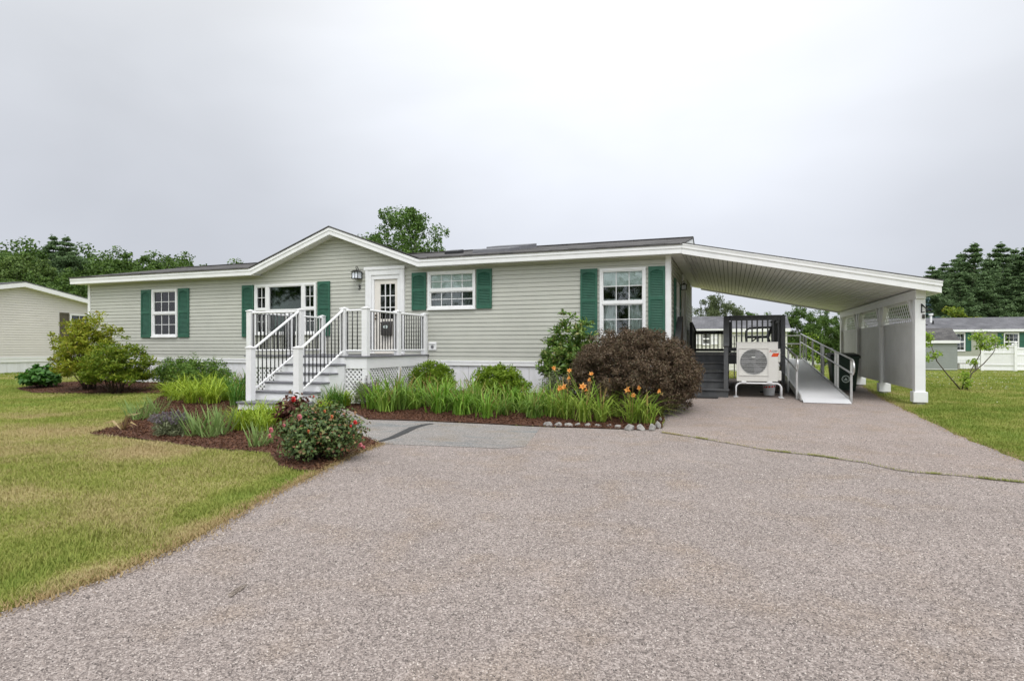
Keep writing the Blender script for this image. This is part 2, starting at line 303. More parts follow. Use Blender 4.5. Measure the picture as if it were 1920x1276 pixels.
LM = dict(
  decid=leaf_mat('broadleaf_foliage', (0.05, 0.105, 0.02), (0.14, 0.23, 0.045)),
  decid2=leaf_mat('light_broadleaf_foliage', (0.075, 0.13, 0.03), (0.17, 0.25, 0.06)),
  pine=leaf_mat('pine_foliage', (0.09, 0.155, 0.065), (0.21, 0.31, 0.135), trans=.35),
  spruce=leaf_mat('blue_spruce_foliage', (0.07, 0.13, 0.13), (0.14, 0.22, 0.22), trans=.1),
  willow=leaf_mat('willow_foliage', (0.085, 0.115, 0.055), (0.165, 0.205, 0.09)),
  birch=leaf_mat('birch_foliage', (0.055, 0.12, 0.022), (0.16, 0.27, 0.055)),
  azalea=leaf_mat('golden_shrub_leaf', (0.19, 0.25, 0.02), (0.38, 0.42, 0.04), (0.44, 0.34, 0.06)),
  azalea2=leaf_mat('green_shrub_leaf', (0.1, 0.17, 0.015), (0.24, 0.32, 0.03), (0.3, 0.3, 0.04)),
  box=leaf_mat('bright_evergreen_leaf', (0.12, 0.21, 0.016), (0.28, 0.4, 0.035)),
  low=leaf_mat('dull_shrub_leaf', (0.065, 0.15, 0.02), (0.17, 0.29, 0.045), (0.24, 0.27, 0.06)),
  hyd=leaf_mat('big_dark_leaf', (0.04, 0.13, 0.02), (0.11, 0.27, 0.04), spec=.4),
  rhodo=leaf_mat('rhododendron_leaf', (0.08, 0.17, 0.028), (0.23, 0.36, 0.07), (0.3, 0.29, 0.09), spec=.5, trans=.2, rough=.4),
  barberry=leaf_mat('maroon_leaf', (0.078, 0.054, 0.034), (0.175, 0.118, 0.072), (0.12, 0.12, 0.06), trans=.25),
  rose=leaf_mat('rose_leaf', (0.05, 0.09, 0.025), (0.15, 0.22, 0.06), (0.32, 0.11, 0.065), spec=.5, trans=.15),
  rosered=leaf_mat('red_rose_leaf', (0.09, 0.035, 0.025), (0.2, 0.08, 0.055), (0.11, 0.14, 0.05), trans=.2),
  lily=leaf_mat('daylily_blade', (0.11, 0.24, 0.022), (0.27, 0.46, 0.06)),
  lilyyellow=leaf_mat('yellowish_daylily_blade', (.15, .26, .025), (.36, .46, .08)),  # yellower leaf colour of the orange daylily clumps
  lilyyoung=leaf_mat('fresh_daylily_blade', (.15, .28, .03), (.34, .50, .08)),
  lilyold=leaf_mat('olive_daylily_blade', (.10, .20, .03), (.24, .38, .07), (.36, .32, .12)),
  lilylight=leaf_mat('light_daylily_blade', (0.21, 0.33, 0.022), (0.42, 0.53, 0.05)),
  lilydark=leaf_mat('dark_daylily_blade', (0.06, 0.17, 0.022), (0.16, 0.31, 0.04)),
  iris=leaf_mat('iris_blade', (0.17, 0.27, 0.08), (0.34, 0.46, 0.16)),
  lav=leaf_mat('lavender_leaf', (0.14, 0.17, 0.08), (0.25, 0.27, 0.15)),
  lavf=leaf_mat('lavender_flower', (0.2, 0.165, 0.21), (0.32, 0.28, 0.31)),
  sap=leaf_mat('sapling_leaf', (0.2, 0.34, 0.03), (0.38, 0.52, 0.07)),
  petal=leaf_mat('orange_petal', (0.8, 0.3, 0.05), (0.9, 0.48, 0.15), trans=.3),
  petalred=leaf_mat('red_petal', (.55, .02, .025), (.68, .05, .05)),
  petalpink=leaf_mat('pink_petal', (.55, .13, .16), (.68, .26, .27)),
  petalorange=leaf_mat('salmon_petal', (.60, .14, .05), (.70, .24, .10)),
  bud=leaf_mat('flower_bud', (.35, .22, .08), (.45, .33, .12)),
  clover=leaf_mat('clover_flower', (.6, .6, .55), (.8, .8, .75)),
)

# ------------------------------------------------------------------ builders
ORG = {}
def tag(o, label=None, cat=None, group=None, kind=None):
    if label: o['label'] = label
    if cat: o['category'] = cat
    if group: o['group'] = group
    if kind: o['kind'] = kind
    return o
def thing(name, label, cat, loc, group=None):
    o = bpy.data.objects.new(name, None); COL.objects.link(o); o.location = loc; o.empty_display_size = .1
    ORG[o] = Vector(loc); return tag(o, label, cat, group)
def link(name, me, parent=None, mt=None):
    o = bpy.data.objects.new(name, me); COL.objects.link(o)
    if mt: me.materials.append(mt)
    if parent: o.parent = parent; ORG[o] = ORG[parent]
    else: ORG[o] = Vector((0, 0, 0))
    return o
class MB:
    def __init__(s): s.v = []; s.f = []
    def add(s, vs, fs): k = len(s.v); s.v += [Vector(v) for v in vs]; s.f += [tuple(i+k for i in f) for f in fs]; return s
    def face(s, *p): return s.add(p, [tuple(range(len(p)))])
    def box(s, x0, x1, y0, y1, z0, z1):
        return s.add([(x, y, z) for z in (z0, z1) for x, y in ((x0, y0), (x1, y0), (x1, y1), (x0, y1))],
                     [(3, 2, 1, 0), (4, 5, 6, 7), (0, 1, 5, 4), (1, 2, 6, 5), (2, 3, 7, 6), (3, 0, 4, 7)])
    def beam(s, p, q, wd, ht, up=(0, 0, 1)):
        p, q = Vector(p), Vector(q); d = (q-p).normalized(); u = Vector(up); a = d.cross(u)
        if a.length < 1e-5: a = d.cross(Vector((1, 0, 0)))
        a.normalize(); b = a.cross(d).normalized(); a *= wd/2; b *= ht/2
        vs = [c+i*a+j*b for c in (p, q) for i, j in ((-1, -1), (1, -1), (1, 1), (-1, 1))]
        return s.add(vs, [(3, 2, 1, 0), (4, 5, 6, 7), (0, 1, 5, 4), (1, 2, 6, 5), (2, 3, 7, 6), (3, 0, 4, 7)])
    def tube(s, pts, r, n=8, cap=True):
        pts = [Vector(p) for p in pts]; rs = r if isinstance(r, (list, tuple)) else [r]*len(pts)
        vs, fs = [], []; ref = None
        for i, p in enumerate(pts):
            d = (pts[min(i+1, len(pts)-1)]-pts[max(i-1, 0)]).normalized()
            if ref is None: ref = d.orthogonal().normalized()
            ref = (ref-d*ref.dot(d)).normalized(); b = d.cross(ref)
            vs += [p+(ref*math.cos(t)+b*math.sin(t))*rs[i] for t in (2*math.pi*k/n for k in range(n))]
        for i in range(len(pts)-1):
            for k in range(n): a, b2 = i*n+k, i*n+(k+1) % n; fs.append((a, b2, b2+n, a+n))
        if cap: fs += [tuple(range(n-1, -1, -1)), tuple(range((len(pts)-1)*n, len(pts)*n))]
        return s.add(vs, fs)
    def prism(s, pts, ext):
        pts = [Vector(p) for p in pts]; e = Vector(ext); n = len(pts)
        return s.add(pts+[p+e for p in pts], [tuple(range(n-1, -1, -1)), tuple(range(n, 2*n))]+[(i, (i+1) % n, (i+1) % n+n, i+n) for i in range(n)])
    def lathe(s, prof, c=(0, 0, 0), n=20):
        c = Vector(c); vs, fs = [], []
        for r, z in prof: vs += [c+Vector((r*math.cos(2*math.pi*k/n), r*math.sin(2*math.pi*k/n), z)) for k in range(n)]
        for i in range(len(prof)-1):
            for k in range(n): a, b = i*n+k, i*n+(k+1) % n; fs.append((a, b, b+n, a+n))
        fs += [tuple(range(n-1, -1, -1)), tuple(range((len(prof)-1)*n, len(prof)*n))]
        return s.add(vs, fs)
    def build(s, name, mt, parent=None, X=None, bevel=0, smooth=False, fix=True):
        off = ORG[parent] if parent else Vector((0, 0, 0))
        vs = [((X @ v) if X else v)-off for v in s.v]
        me = bpy.data.meshes.new(name); me.from_pydata(vs, [], s.f); me.update()
        if fix and len(s.f) < 30000:
            bm = bmesh.new(); bm.from_mesh(me); bmesh.ops.recalc_face_normals(bm, faces=bm.faces); bm.to_mesh(me); bm.free()
        if smooth: me.polygons.foreach_set('use_smooth', [True]*len(me.polygons))
        o = link(name, me, parent, mt)
        if bevel:
            b = o.modifiers.new('Bevel', 'BEVEL'); b.width = bevel; b.segments = 2; b.limit_method = 'ANGLE'; b.angle_limit = R(40); b.harden_normals = False
        return o
def text(s, body, size, p, X, mt, name, parent, font_depth=.002, squeeze=1.):
    c = bpy.data.curves.new('text', 'FONT'); c.body = body; c.size = size; c.align_x = 'CENTER'; c.align_y = 'CENTER'; c.extrude = font_depth; c.offset = .004 if len(body) == 1 else 0.
    o = bpy.data.objects.new('text', c); COL.objects.link(o); bpy.context.view_layer.update()
    me = bpy.data.meshes.new_from_object(o.evaluated_get(bpy.context.evaluated_depsgraph_get())); bpy.data.objects.remove(o)
    off = ORG[parent] if parent else Vector((0, 0, 0))
    Rm = (X or Matrix()).to_4x4() @ Matrix.Translation(p) @ Matrix.Rotation(R(90), 4, 'X') @ Matrix.Diagonal((squeeze, 1, 1, 1))
    me.transform(Matrix.Translation(-off) @ Rm); me.materials.clear(); me.name = name
    return link(name, me, parent, mt)
def np_mesh(name, verts, nper, mt, parent=None, tris=None):
    """faces of nper consecutive vertices each (or an explicit index array of shape (F,k) list)"""
    off = np.array(ORG[parent]) if parent else np.zeros(3)
    verts = np.asarray(verts, dtype=np.float32).reshape(-1, 3)-off.astype(np.float32)
    me = bpy.data.meshes.new(name); me.vertices.add(len(verts)); me.vertices.foreach_set('co', verts.ravel())
    if tris is None: loops = np.arange(len(verts), dtype=np.int32); starts = np.arange(0, len(verts), nper, dtype=np.int32)
    else: loops, starts = tris
    me.loops.add(len(loops)); me.loops.foreach_set('vertex_index', loops.astype(np.int32))
    me.polygons.add(len(starts)); me.polygons.foreach_set('loop_start', starts.astype(np.int32))
    me.update(calc_edges=True); me.validate()
    return link(name, me, parent, mt)

# leaves: rhombic, slightly folded faces
def leaves(rng, c, n, ln, wd, along=None):
    k = len(c); n = n/np.linalg.norm(n, axis=1, keepdims=True)
    t = rng.normal(size=(k, 3)) if along is None else along+rng.normal(size=(k, 3))*.35
    t -= n*(t*n).sum(1, keepdims=True); t /= np.linalg.norm(t, axis=1, keepdims=True)
    b = np.cross(n, t); sc = rng.uniform(.65, 1.3, (k, 1)); l = ln*sc; wv = wd*sc
    f = n*wv*.3
    return np.stack([c-t*l*.5, c+b*wv*.5+f, c+t*l*.5-n*l*.12, c-b*wv*.5+f], 1)
def clump_pts(rng, cen, rad, per, shell=.45):
    cen = np.repeat(np.asarray(cen, float), per, 0); rad = np.repeat(np.asarray(rad, float), per, 0)
    d = rng.normal(size=cen.shape); d /= np.linalg.norm(d, axis=1, keepdims=True)
    r = rng.uniform(0, 1, (len(cen), 1))**shell
    return cen+d*r*rad, d
def ell_pts(rng, n, rad, zmin=-1., shell=.35):
    out = []
    while len(out) < n:
        d = rng.normal(size=3); d /= np.linalg.norm(d)
        if d[2] < zmin: continue
        out.append(d*rng.uniform(0, 1)**shell*np.array(rad))
    return np.array(out)

def sheet(name, pts, dz, mt, step=.35, kind='structure', holes=()):
    """flat ground covering inside an outline, following the ground"""
    pts = [Vector((p[0], p[1])) for p in pts]; n = len(pts)
    vs = list(pts); xs = [p.x for p in pts]; ys = [p.y for p in pts]
    x = min(xs)+step/2
    while x < max(xs):
        y = min(ys)+step/2
        while y < max(ys):
            if inside(x, y, pts): vs.append(Vector((x, y)))
            y += step
        x += step
    vo, _, fo, _, _, _ = delaunay_2d_cdt(vs, [(i, (i+1) % n) for i in range(n)], [list(range(n))], 1, 1e-4)
    me = bpy.data.meshes.new(name); me.from_pydata([(v.x, v.y, gz(v.x, v.y)+dz) for v in vo], [], [tuple(f) for f in fo]); me.update()
    for p in me.polygons:
        if p.normal.z < 0: p.flip()
    me.polygons.foreach_set('use_smooth', [True]*len(me.polygons))
    return tag(link(name, me, None, mt), kind=kind)
def inside(x, y, pts):
    r = False; j = len(pts)-1
    for i in range(len(pts)):
        a, b = pts[i], pts[j]
        if (a[1] > y) != (b[1] > y) and x < (b[0]-a[0])*(y-a[1])/(b[1]-a[1])+a[0]: r = not r
        j = i
    return r
def inside_np(x, y, pts):
    r = np.zeros(len(x), bool); j = len(pts)-1
    for i in range(len(pts)):
        a, b = pts[i], pts[j]
        if a[1] != b[1]: r ^= ((a[1] > y) != (b[1] > y)) & (x < (b[0]-a[0])*(y-a[1])/(b[1]-a[1])+a[0])
        j = i
    return r
def rough(pts, step=.16, amp=.03, seed=1, closed=True):
    rg = random.Random(seed); out = []
    for i in range(len(pts) if closed else len(pts)-1):
        a, b = Vector(pts[i][:2]), Vector(pts[(i+1) % len(pts)][:2]); L_ = (b-a).length; k = max(1, int(min(L_, 14)/step)) if L_ < 14 else 1
        nn = Vector((-(b-a).y, (b-a).x)).normalized() if L_ else Vector((0, 0))
        for j in range(k): out.append(a+(b-a)*(j/k)+nn*(rg.uniform(-amp, amp) if j else 0))
    return out

# ------------------------------------------------------------------ house parts (local frame: wall in plane y=0 facing -y)
CO = .1045                                 # height of one siding course
def siding(x0, x1, z0, z1, holes=(), lim=None):
    """lapped courses from z0 to z1; lim(z) -> (xa, xb) narrows them, holes = (xa, xb, za, zb)"""
    mb = MB(); g = .008
    cuts = {z0, z1}
    for h in holes: cuts |= {h[2], h[3]}
    k = 0; lines = []
    while z0+k*CO < z1: lines.append(z0+k*CO); k += 1
    for zc in lines: cuts |= {zc, zc+CO-g}
    cuts = sorted(z for z in cuts if z0 <= z <= z1)
    def yy(z, zc): return -.016+.013*(z-zc)/CO
    for a, b in zip(cuts, cuts[1:]):
        if b-a < 1e-5: continue
        m = (a+b)/2; zc = z0+math.floor((m-z0)/CO+1e-9)*CO; groove = m > zc+CO-g
        la, lb = (lim(a), lim(b)) if lim else ((x0, x1), (x0, x1))
        iv = [(0, 1, True, True)]
        # intervals in x between the holes
        hs = sorted((h[0], h[1]) for h in holes if h[2] <= m <= h[3])
        segs = []; left = (la[0], lb[0])
        for ha, hb in hs: segs.append((left, (ha, ha))); left = (hb, hb)
        segs.append((left, (la[1], lb[1])))
        for (l0, l1), (r0, r1) in segs:
            if r0-l0 < 1e-4 and r1-l1 < 1e-4: continue
            if groove:
                mb.face((l0, .01, a), (r0, .01, a), (r1, .01, b), (l1, .01, b))
                mb.face((l0, yy(a, zc), a), (r0, yy(a, zc), a), (r0, .01, a), (l0, .01, a))
            else:
                mb.face((l0, yy(a, zc), a), (r0, yy(a, zc), a), (r1, yy(b, zc), b), (l1, yy(b, zc), b))
                if abs(a-zc) < 1e-6: mb.face((l0, .01, a), (r0, .01, a), (r0, yy(a, zc), a), (l0, yy(a, zc), a))
    return mb
def shutter(parent, x0, x1, z0, z1, mt, X=None, arched=False, louvre=True):
    y0, y1 = -.05, -.018; mb = MB(); fr = .045; w_ = x1-x0; h = z1-z0
    mid = z0+h*.52
    mb.box(x0, x0+fr, y0, y1, z0, z1); mb.box(x1-fr, x1, y0, y1, z0, z1)
    mb.box(x0+fr, x1-fr, y0, y1, z0, z0+.09); mb.box(x0+fr, x1-fr, y0, y1, mid-.035, mid+.035)
    mb.box(x0+fr, x1-fr, y0, y1, z1-.075, z1)
    if arched:
        n = 8
        for i in range(n):
            a, b = i/n, (i+1)/n; xa, xb = x0+fr+(w_-2*fr)*a, x0+fr+(w_-2*fr)*b
            ha, hb = .05*(2*a-1)**2, .05*(2*b-1)**2
            mb.prism([(xa, y0, z1-.075), (xb, y0, z1-.075), (xb, y0, z1-.075-hb), (xa, y0, z1-.075-ha)], (0, y1-y0, 0))
    mb.box(x0+fr, x1-fr, -.026, -.019, z0+.09, z1-.075)
    if louvre:
        for a, b in ((z0+.09, mid-.035), (mid+.035, z1-.075)):
            n = max(2, int((b-a)/.036)); s = (b-a)/n
            for i in range(n):
                zb = a+i*s
                mb.prism([(x0+fr, -.046, zb+.004), (x0+fr, -.027, zb+s*.95), (x0+fr, -.020, zb+s*.95), (x0+fr, -.039, zb+.004)], (w_-2*fr, 0, 0))
    return mb.build('shutter', mt, parent, X)
def window(parent, x0, x1, z0, z1, X=None, cols=3, rows=2, split=True, fill='dark', lights=None, deep=1.3, grid_low=True, glassm=None, fy=-.045):
    """double hung window in an opening; lights = list of (xa, xb, split, cols)"""
    fw = .055; fr = MB(); zm = z0+(z1-z0)*.5
    fr.box(x0, x0+fw, fy, .03, z0, z1); fr.box(x1-fw, x1, fy, .03, z0, z1)
    fr.box(x0+fw, x1-fw, fy, .03, z1-fw, z1); fr.box(x0+fw, x1-fw, fy, .03, z0, z0+fw)
    fr.box(x0-.012, x1+.012, fy-.018, fy-.001, z0-.022, z0+.012)
    lights = lights or [(x0+fw, x1-fw, split, cols)]
    for a, b in zip(lights, lights[1:]): fr.box(a[1], b[0], fy, .03, z0+fw, z1-fw)
    for xa, xb, sp, c in lights:
        if sp: fr.box(xa, xb, fy+.012, .03, zm-.028, zm+.028)
        # sash rails
        for za, zb, off in (((zm+.028, z1-fw, .014), (z0+fw, zm-.028, .03)) if sp else ((z0+fw, z1-fw, .014),)):
            s = .026; y = fy+off
            fr.box(xa, xa+s, y, .03, za, zb); fr.box(xb-s, xb, y, .03, za, zb); fr.box(xa+s, xb-s, y, .03, zb-s, zb); fr.box(xa+s, xb-s, y, .03, za, za+s)
    f = fr.build('window', M['trim'], parent, X)
    pane, gr = MB(), MB()
    for xa, xb, sp, c in lights:
        parts = ((zm+.028, z1-fw), (z0+fw, zm-.028)) if sp else ((z0+fw, z1-fw),)
        for i, (za, zb) in enumerate(parts):
            y = .008 if i == 0 else .016
            pane.box(xa, xb, y, y+.004, za, zb)
            if c and (grid_low or i == 0):
                for k in range(1, c): xx = xa+.026+(xb-xa-.052)*k/c; gr.box(xx-.008, xx+.008, y-.012, y-.002, za+.026, zb-.026)
                for k in range(1, rows): zz = za+.026+(zb-za-.052)*k/rows; gr.box(xa+.026, xb-.026, y-.011, y-.003, zz-.008, zz+.008)
    pane.build('pane', glassm or M['glass'], f, X)
    if gr.v: gr.build('grille', M['trim'], f, X)
    # the room behind: five sides of a shallow box
    rm = MB(); d = deep; e = .25
    rm.face((x0-e, d, z0-e), (x1+e, d, z0-e), (x1+e, d, z1+e), (x0-e, d, z1+e))
    rm.face((x0-e, .05, z0-e), (x0-e, d, z0-e), (x0-e, d, z1+e), (x0-e, .05, z1+e)); rm.face((x1+e, .05, z0-e), (x1+e, d, z0-e), (x1+e, d, z1+e), (x1+e, .05, z1+e))
    rm.face((x0-e, .05, z0-e), (x1+e, .05, z0-e), (x1+e, d, z0-e), (x0-e, d, z0-e)); rm.face((x0-e, .05, z1+e), (x1+e, .05, z1+e), (x1+e, d, z1+e), (x0-e, d, z1+e))
    rm.face((x0-e, .05, z0-e), (x0, .05, z0-e), (x0, .05, z1+e), (x0-e, .05, z1+e)); rm.face((x1, .05, z0-e), (x1+e, .05, z0-e), (x1+e, .05, z1+e), (x1, .05, z1+e))
    rm.face((x0, .05, z0-e), (x1, .05, z0-e), (x1, .05, z0), (x0, .05, z0)); rm.face((x0, .05, z1), (x1, .05, z1), (x1, .05, z1+e), (x0, .05, z1+e))
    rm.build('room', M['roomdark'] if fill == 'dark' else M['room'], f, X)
    return f
def curtain(parent, xa, xb, za, zb, X=None, y=.10, amp=.018, n=None, mt=None, name='curtain'):
    mb = MB(); n = n or max(6, int((xb-xa)/.02)); pr = []
    for i in range(n+1): t = i/n; pr.append((xa+(xb-xa)*t, y+amp*math.sin(t*(xb-xa)/.08*2*math.pi)))
    for (a, ya), (b, yb) in zip(pr, pr[1:]): mb.face((a, ya, za), (b, yb, za), (b, yb, zb), (a, ya, zb))
    return mb.build(name, mt or M['curtain'], parent, X, smooth=True, fix=False)

# ================================================================== THE SETTING
def ground():
    def axis(lo, hi, c, fine, far):
        pts = set()
        x = 0.
        while x < far: pts |= {c+x, c-x}; x += fine if x < 24 else max(fine, (x-20)*.25)
        return sorted(p for p in pts if lo <= p <= hi)+[]
    xs = axis(-400, 400, -2., .5, 420); ys = axis(-120, 420, -1., .4, 430)
    vs = [(x, y, gz(x, y)-.004) for y in ys for x in xs]; nx = len(xs)
    fs = [(j*nx+i, j*nx+i+1, (j+1)*nx+i+1, (j+1)*nx+i) for j in range(len(ys)-1) for i in range(nx-1)]
    me = bpy.data.meshes.new('ground'); me.from_pydata(vs, [], fs); me.update()
    me.polygons.foreach_set('use_smooth', [True]*len(me.polygons))
    tag(link('ground', me, None, M['soil']), kind='structure')
ground()
g2 = lambda *a: [G(*p).xy for p in a]
LEFT_EDGE = g2((0, 1150), (100, 1118), (200, 1085), (300, 1042), (400, 992), (480, 945), (560, 905), (601, 884), (650, 858), (717, 833))
BED_FRONT = g2((640, 766), (661, 772), (690, 787), (806, 790.5), (923, 796), (1019, 801), (1120, 804), (1207, 807), (1240, 804), (1246, 784))
RIGHT_EDGE = [(4.30, 8.8)]+g2((1615, 723), (1650, 745), (1700, 771), (1780, 809), (1850, 838), (1920, 866))
DRIVE = ([Vector((-1.7, -30)), Vector((-1.8, -14))]+rough(LEFT_EDGE, .2, .035, 3, False)+[LEFT_EDGE[-1]]+g2((690, 822), (600, 792), (560, 776))+[Vector((-7.95, -4.4)), Vector((-6.5, -4.35))]
         + rough(BED_FRONT, .2, .02, 5, False)+[BED_FRONT[-1], Vector((.12, -2.6)), Vector((.1, -.2)), Vector((.1, 8.8))]
         + rough(RIGHT_EDGE, .22, .035, 7, False)+[Vector(RIGHT_EDGE[-1][:2]), Vector((9, -9.6)), Vector((16, -16)), Vector((16, -30))])
sheet('driveway', DRIVE, .008, M['asphalt'], .6)
SEAM = g2((1240, 812), (1300, 821), (1370, 833), (1440, 846), (1530, 856), (1620, 869), (1680, 883), (1720, 888), (1800, 894), (1860, 901), (1920, 907))
rgt = rough(RIGHT_EDGE, .22, .035, 7, False)
PAD = rough(SEAM, .15, .012, 9, False)+[SEAM[-1]]+[Vector(RIGHT_EDGE[-1][:2])-Vector((.04, .0))]+[p-Vector((.05, 0)) for p in reversed(rgt)]+[Vector((.18, 8.7)), Vector((.18, -.2)), Vector((.2, -2.6)), BED_FRONT[-1]+Vector((.05, 0))]
sheet('carport_pad', PAD, .013, M['asphalt2'], .6)
WALK = g2((652, 775), (690, 788.5), (806, 792), (923, 797.5), (1014, 802), (985, 838), (940, 842), (850, 838), (730, 834), (690, 824))+[Vector((-7.0, -4.6))]
sheet('walkway', WALK, .012, M['asphalt3'], .5)
ST = g2((712, 829), (735, 822), (757, 812), (775, 803), (797, 797), (812, 795.5))
sm = MB()
for i, (a, b) in enumerate(zip(ST, ST[1:])):
    nn = Vector((-(b-a).y, (b-a).x)).normalized()
    w0, w1 = [.035+.035*math.sin(math.pi*min(1, (i+k)/5)) for k in (0, 1)]
    sm.face(*[(p.x, p.y, gz(p.x, p.y)+.018) for p in (a-nn*w0, b-nn*w1, b+nn*w1, a+nn*w0)])
tag(sm.build('tar_seam', M['tar']), kind='structure')
OIL = g2((426, 1118), (440, 1108), (452, 1101), (464, 1098), (458, 1106), (444, 1115), (432, 1124))
sheet('oil_stain', rough(OIL, .03, .006, 21), .0125, M['oil'], .3)
BEDL = g2((168, 815), (221, 800), (260, 770), (300, 745), (360, 730), (440, 728))+[Vector((-9.2, -2.0)), Vector((-8.0, -2.0)), Vector((-8.0, -4.4))]+g2((560, 778), (600, 793), (690, 823), (717, 834), (650, 859), (601, 885), (560, 884), (521, 875), (506, 852), (450, 846), (387, 842), (330, 834), (269, 825), (220, 820))
sheet('mulch_bed', rough(BEDL, .15, .03, 11), .022, M['mulch'], .4)
BEDR = BED_FRONT+[Vector((-.02, -2.5)), Vector((-.05, -.05)), Vector((-6.0, -.05)), Vector((-6.0, -2.8)), Vector((-6.45, -2.9)), Vector((-6.45, -4.2))]
sheet('mulch_bed', rough(BEDR, .15, .02, 13), .022, M['mulch'], .4)
BEDF = g2((28, 729), (60, 737), (160, 738), (300, 738), (400, 728))+[Vector((-9.2, -1.6)), Vector((-9.2, -.1)), Vector((-17.8, -.1)), Vector((-18.4, -1.2))]
sheet('mulch_bed', rough(BEDF, .15, .03, 15), .022, M['mulch'], .4)
rng = np.random.default_rng(5)
def scatter(poly, n):
    p = np.array([[a[0], a[1]] for a in poly]); lo, hi = p.min(0), p.max(0); out = []
    tot = 0
    while tot < n:
        q = rng.uniform(lo, hi, (n*2, 2)); q = q[inside_np(q[:, 0], q[:, 1], poly)]; out.append(q); tot += len(q)
    return np.concatenate(out)[:n]
def chips():
    q = np.concatenate([scatter(BEDL, 26000), scatter(BEDR, 26000), scatter(BEDF, 9000)])
    z = gz_np(q[:, 0], q[:, 1])+.026+rng.uniform(0, .018, len(q))
    n = rng.normal(size=(len(q), 3))*.45+np.array([0, 0, 1])
    v = leaves(rng, np.c_[q, z], n, .036, .013)
    tag(np_mesh('mulch_chips', v, 4, M['chip']), 'loose chips of brown bark mulch', 'mulch', kind='stuff')
chips()
HOUSE_RECT = [(-18.5, 0), (0, 0), (0, 7.6), (-18.5, 7.6)]
def in_view(x, y, z, m=60):
    dx, dy = x-EYE.x, y-EYE.y; d = dx*FW.x+dy*FW.y; r = dx*RX.x+dy*RX.y
    px = CX+FPX*r/np.maximum(d, .01); py = HZ+FPX*(EYE.z-z)/np.maximum(d, .01)
    return (d > .8) & (px > -m-140) & (px < 1920+m+140) & (py < 1276+260)
def blades():
    out = []; pos = []
    for d0, d1, dens in ((1, 5, 7500), (5, 8, 4600), (8, 12, 2300), (12, 18, 900), (18, 28, 320), (28, 55, 70)):
        A = (2*d1*1.7)*(d1-d0); n = int(A*dens)
        d = rng.uniform(d0, d1, n); k = rng.uniform(-1.7, 1.7, n)*d1/d
        r = k*d
        x = EYE.x+FW.x*d+RX.x*r; y = EYE.y+FW.y*d+RX.y*r
        ok = np.abs(r/d) < 1.02+np.clip((d-4)*.12, 0, .65); x, y, d = x[ok], y[ok], d[ok]
        ok = in_view(x, y, gz_np(x, y), 1000)
        for poly in (DRIVE, BEDL, BEDR, BEDF, HOUSE_RECT): ok &= ~inside_np(x, y, poly)
        ok &= ~((x > -9.1) & (x < -5.9) & (y > -4.4) & (y < 0))
        pos.append(np.c_[x, y, d][ok])
    p = np.concatenate(pos); n = len(p); d = p[:, 2]
    z = gz_np(p[:, 0], p[:, 1])-.004
    # taller tufts here and there
    tuft = .5+.5*np.sin(p[:, 0]*3.1+np.sin(p[:, 1]*2.3)*2)*np.sin(p[:, 1]*3.7+np.cos(p[:, 0]*1.9)*2)
    h = (.020+.018*tuft)*rng.uniform(.6, 1.35, n)*(1+.02*d); wd = .0022*(1+d*.13)
    a = rng.uniform(0, 2*math.pi, n); lean = rng.uniform(.15, 1.1, n)*h
    s = np.c_[-np.sin(a), np.cos(a), np.zeros(n)]*wd[:, None]
    f = np.c_[np.cos(a), np.sin(a), np.zeros(n)]*lean[:, None]
    b = np.c_[p[:, :2], z]; up = np.array([0, 0, 1.])
    m_ = b+f*.3+up*(h*.6)[:, None]; t = b+f+up*h[:, None]
    v = np.stack([b-s, b+s, m_+s*.8, m_-s*.8, t], 1).reshape(-1, 3)
    i0 = np.arange(n)*5
    loops = np.stack([i0, i0+1, i0+2, i0+3, i0+3, i0+2, i0+4], 1).ravel()
    starts = np.stack([np.arange(n)*7, np.arange(n)*7+4], 1).ravel()
    tag(np_mesh('grass', v, 4, M['grass'], tris=(loops, starts)), 'short mown lawn, green to straw coloured', 'grass', kind='stuff')
    print('grass blades', n)
blades()
def aggregate():
    # the coarse stones standing proud of the worn binder, where the eye can still tell them apart
    P_ = []
    for d0, d1, dens in ((1.9, 3.2, 4200), (3.2, 4.6, 3000), (4.6, 6.4, 1700), (6.4, 9., 800)):
        n = int(2.1*d1*(d1-d0)*dens); d = rng.uniform(d0, d1, n); k = rng.uniform(-1.0, 1.0, n)
        x = EYE.x+FW.x*d+RX.x*k*d; y = EYE.y+FW.y*d+RX.y*k*d; ok = inside_np(x, y, DRIVE) & ~inside_np(x, y, WALK); P_.append(np.c_[x, y, d][ok])
    p = np.concatenate(P_); n = len(p); z = gz_np(p[:, 0], p[:, 1])+np.where(inside_np(p[:, 0], p[:, 1], PAD), .0125, .0075)
    r = rng.uniform(.0018, .0046, n)*(1+.06*p[:, 2]); h = r*rng.uniform(.7, 1.5, n); a = rng.uniform(0, 6.28, n); c = np.c_[p[:, :2], z]
    vs = [c+np.c_[np.cos(a+t)*r*f, np.sin(a+t)*r*f, 0*r] for t, f in ((0, 1.2), (1.5, .8), (3.2, 1.1), (4.6, .9))]+[c+np.c_[r*.2*np.cos(a), r*.2*np.sin(a), h]]
    v = np.stack(vs, 1).reshape(-1, 3); i = np.arange(n)*5
    f = np.stack([i, i+1, i+4, i+1, i+2, i+4, i+2, i+3, i+4, i+3, i, i+4], 1).ravel()
    tag(np_mesh('aggregate', v, 3, M['pebble'], tris=(f, np.arange(0, len(f), 3))), 'loose and proud aggregate stones of the driveway surface', 'gravel', kind='stuff'); print('stones', n)
aggregate()
